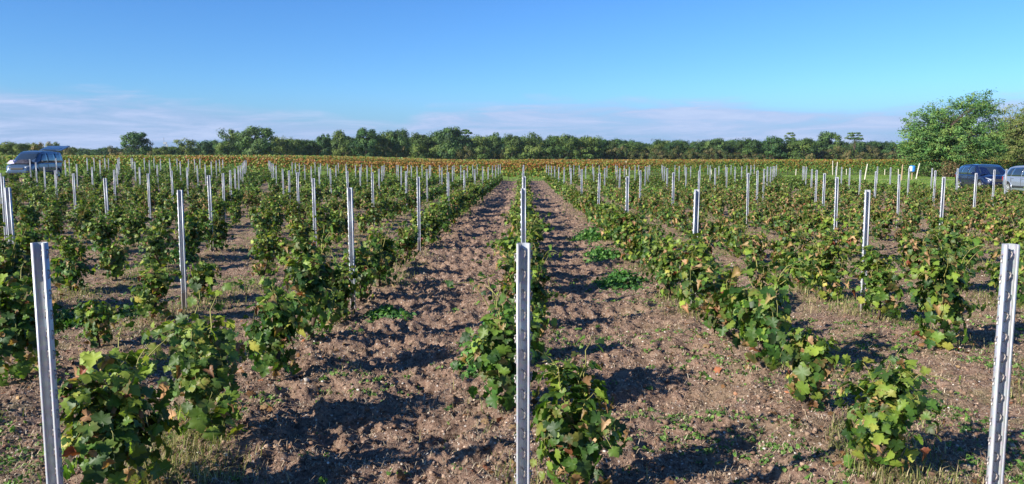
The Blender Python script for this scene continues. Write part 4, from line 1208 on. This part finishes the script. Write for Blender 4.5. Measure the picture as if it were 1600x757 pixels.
vanspec = dict(len=4.14, wheels=(-1.32, 1.38), wr=.32, bump=.55,
    body=[(-2.07, .84, .34, 1.02, 1.05), (-1.9, .86, .28, 1.05, 1.08), (-1.2, .865, .22, 1.05, 1.08), (0, .865, .20, 1.04, 1.07), (.8, .86, .20, 1.02, 1.08), (1.2, .86, .22, 1.0, 1.09), (1.7, .83, .24, .88, .98), (1.98, .78, .27, .74, .80), (2.07, .72, .34, .62, .68)],
    cab=[(-2.05, 1.02, .82, 1.76, .68), (-1.9, 1.02, .83, 1.80, .68), (-1.2, 1.02, .84, 1.83, .68), (0, 1.02, .84, 1.84, .67), (.30, 1.02, .84, 1.78, .66), (.62, 1.02, .84, 1.58, .66), (1.35, 1.02, .79, 1.07, .66)],
    side_windows=[(-1.86, -1.14, -1.82, -1.12), (-.98, -.16, -.96, -.15), (-.02, .98, -.02, .42)],
    wind=((1.24, 1.08, .74), (.42, 1.72, .60)),
    grille=(.64, .8, .14), lampz=.78, mirror=.80, doors=[-1.06, -.08, 1.06], platez=.46, mpaint=False, bpaint=True)
make_car('parked_car', (26.45, 44.6, gz(26.45, 44.6)), R(-96), hatch, PAINT['blue'], 'dark blue hatchback parked on the grass in front of the large tree', 'car')
silver = dict(hatch)
make_car('parked_car', (26.1, 39.3, gz(26.1, 39.3)), R(-93), silver, PAINT['silver'], 'silver grey hatchback cut off by the right edge, ahead of the blue car', 'car')
vx, vy = -33.0, 51.6
vz = gz(vx, vy)
van, vcab = make_car('parked_van', (vx, vy, vz), R(-86), vanspec, PAINT['van'], 'blue grey family van with raised tailgate and clothes on its bonnet, left edge', 'van')
# open tailgate, hinged at the rear edge of the roof
q = MB(); rot = Matrix.Rotation(R(15), 3, 'Y')
q.box((-2.66, 0, 2.03), (1.24, 1.50, .08), rot, .025); q.box((-2.66, 0, 1.98), (1.05, 1.25, .03), rot); tg = q.build('tailgate', PAINT['van'], van)
q = MB(); q.box((-2.42, 0, 2.015), (.50, 1.1, .02), rot); q.build('rear_window', M['glass'], tg)
q = MB(); q.box((-2.05, 0, 1.42), (.04, 1.30, .74)); q.build('load_opening', M['dark'], van)
for sg in (1, -1):
    q = MB(); q.tube([(-2.06, sg * .62, 1.45), (-2.55, sg * .62, 1.90)], .012, 6); q.build('gas_strut', M['trim'], van)
for sg in (1, -1):
    q = MB(); q.tube([(-1.7, sg * .60, 1.84), (-1.6, sg * .60, 1.88), (.0, sg * .60, 1.89), (.1, sg * .60, 1.85)], .018, 6); q.build('roof_rail', M['trim'], van)
# cloth heap on the bonnet
def cloth(name, cx, cy, w, d, z0, mat, label):
    r = np.random.default_rng(int(cx * 100) + 900); g_ = 22
    u, v_ = np.meshgrid(np.linspace(-1, 1, g_), np.linspace(-1, 1, g_)); rad = np.maximum(np.abs(u), np.abs(v_))
    z = (.16 * (1 - rad ** 3) + .10 * perlin(u.ravel() * 2.3 + cx * 9, v_.ravel() * 2.3).reshape(u.shape) * (1 - rad ** 4)).ravel() 
    xx = u.ravel() * w / 2 * (1 + .2 * perlin(u.ravel() * 2, v_.ravel() * 2 + 3)); yy = v_.ravel() * d / 2 * (1 + .2 * perlin(u.ravel() * 2 + 8, v_.ravel() * 2))
    sl = -.22 * xx
    V = np.stack([xx, yy, np.maximum(z, .0) + sl], 1); i0 = (np.arange(g_ - 1)[:, None] * g_ + np.arange(g_ - 1)[None]).ravel()
    F = np.stack([i0, i0 + 1, i0 + 1 + g_, i0 + g_], 1)
    th = R(-86); c_, s_ = math.cos(th), math.sin(th)
    o = link(name, np_mesh(name, V, F, mat, smooth=True), None, (vx + cx * c_ - cy * s_, vy + cx * s_ + cy * c_, vz + z0), th)
    tag(o, label, 'clothing')
cloth('jacket', 1.50, .12, .62, .95, 1.055, simple('dark_cloth', (.03, .03, .05), .9), 'dark crumpled jacket lying on the bonnet of the van')
cloth('pale_cloth', 1.55, -.52, .55, .5, 1.035, simple('lilac_cloth', (.55, .50, .62), .9), 'pale lilac cloth lying on the bonnet beside the dark jacket')

# ------------------------------------------------------------------ small things at the far edge
X, Y_ = at(1418, 72), 72.0; zz = gz(X, Y_)
t = empty('barrel_on_post', (X, Y_, zz)); tag(t, 'blue and white plastic drum hung on a short stake by the right headland', 'drum')
q = MB(); q.tube([(0, .0, -.3), (0, 0, .80)], .045, 7); q.build('stake', M['wood'], t)
q = MB(); q.lathe([(.20, .76), (.24, .80), (.25, .98), (.24, 1.0), (.25, 1.02), (.25, 1.26), (.22, 1.32), (.10, 1.33)], Matrix.Identity(4), 22); q.build('drum', simple('blue_plastic', (.03, .20, .55), .4), t, smooth=True)
q = MB(); q.box((-.20, -.12, 1.03), (.22, .20, .44), None, .03); q.build('white_canister', simple('white_plastic', (.78, .79, .80), .4), t, smooth=True)
def stake(px, D, top, dx, rad, mat, label, name='stake'):
    X = at(px, D); z = gz(X, D); h = EYE - (top - 252) / 1200 * D - z
    q = MB(); q.tube([(0, 0, -.3), (dx * .5, 0, h * .5), (dx, 0, h)], [rad, rad * .95, rad * .85], 8); o = q.build(name, mat, None, loc=(X, D, z)); tag(o, label, 'stake')
stake(1402, 68, 257, .06, .06, M['wood'], 'brown wooden stake left of the blue and white drum')
stake(1424, 76, 255, .30, .055, M['palewood'], 'pale wooden stake leaning right, just right of the blue and white drum')
stake(1345, 66, 256, .22, .05, M['palewood'], 'pale leaning stake on the grass left of the brown wooden stake')
stake(1302, 88, 253, .05, .05, M['palewood'], 'thin pale stake at the vine row, left of the leaning stakes')
stake(418, 80, 251, .35, .06, M['palewood'], 'pale curved stake leaning at the edge of the young vines left of centre')
# communication mast far away on the left
X = at(258, 420); t = empty('mast', (X, 420, 0)); tag(t, 'thin grey mast on the horizon between two trees on the left', 'mast')
q = MB()
for sx in (-.5, .5): q.tube([(sx * 1.6, 0, 0), (sx * .9, 0, 11.5)], .13, 4)
for i in range(7):
    w0 = 1.6 - .1 * i; q.tube([(-.5 * w0, 0, i * 1.6), (.5 * w0, 0, (i + 1) * 1.6)], .09, 4)
q.build('lattice', simple('mast_steel', (.22, .24, .28), .6), t)
q = MB(); q.tube([(-.45, 0, 11), (-.45, 0, 14.6)], .10, 5); q.build('pole', simple('mast_pole', (.20, .22, .25), .6), t)
q = MB(); q.box((.2, 0, 11.6), (1.9, .5, 1.0), None, .05); q.box((1.2, 0, 10.2), (.9, .5, 1.4), None, .05); q.build('antenna_panel', simple('mast_panel', (.25, .27, .31), .6), t)
print('objects', len(bpy.data.objects))
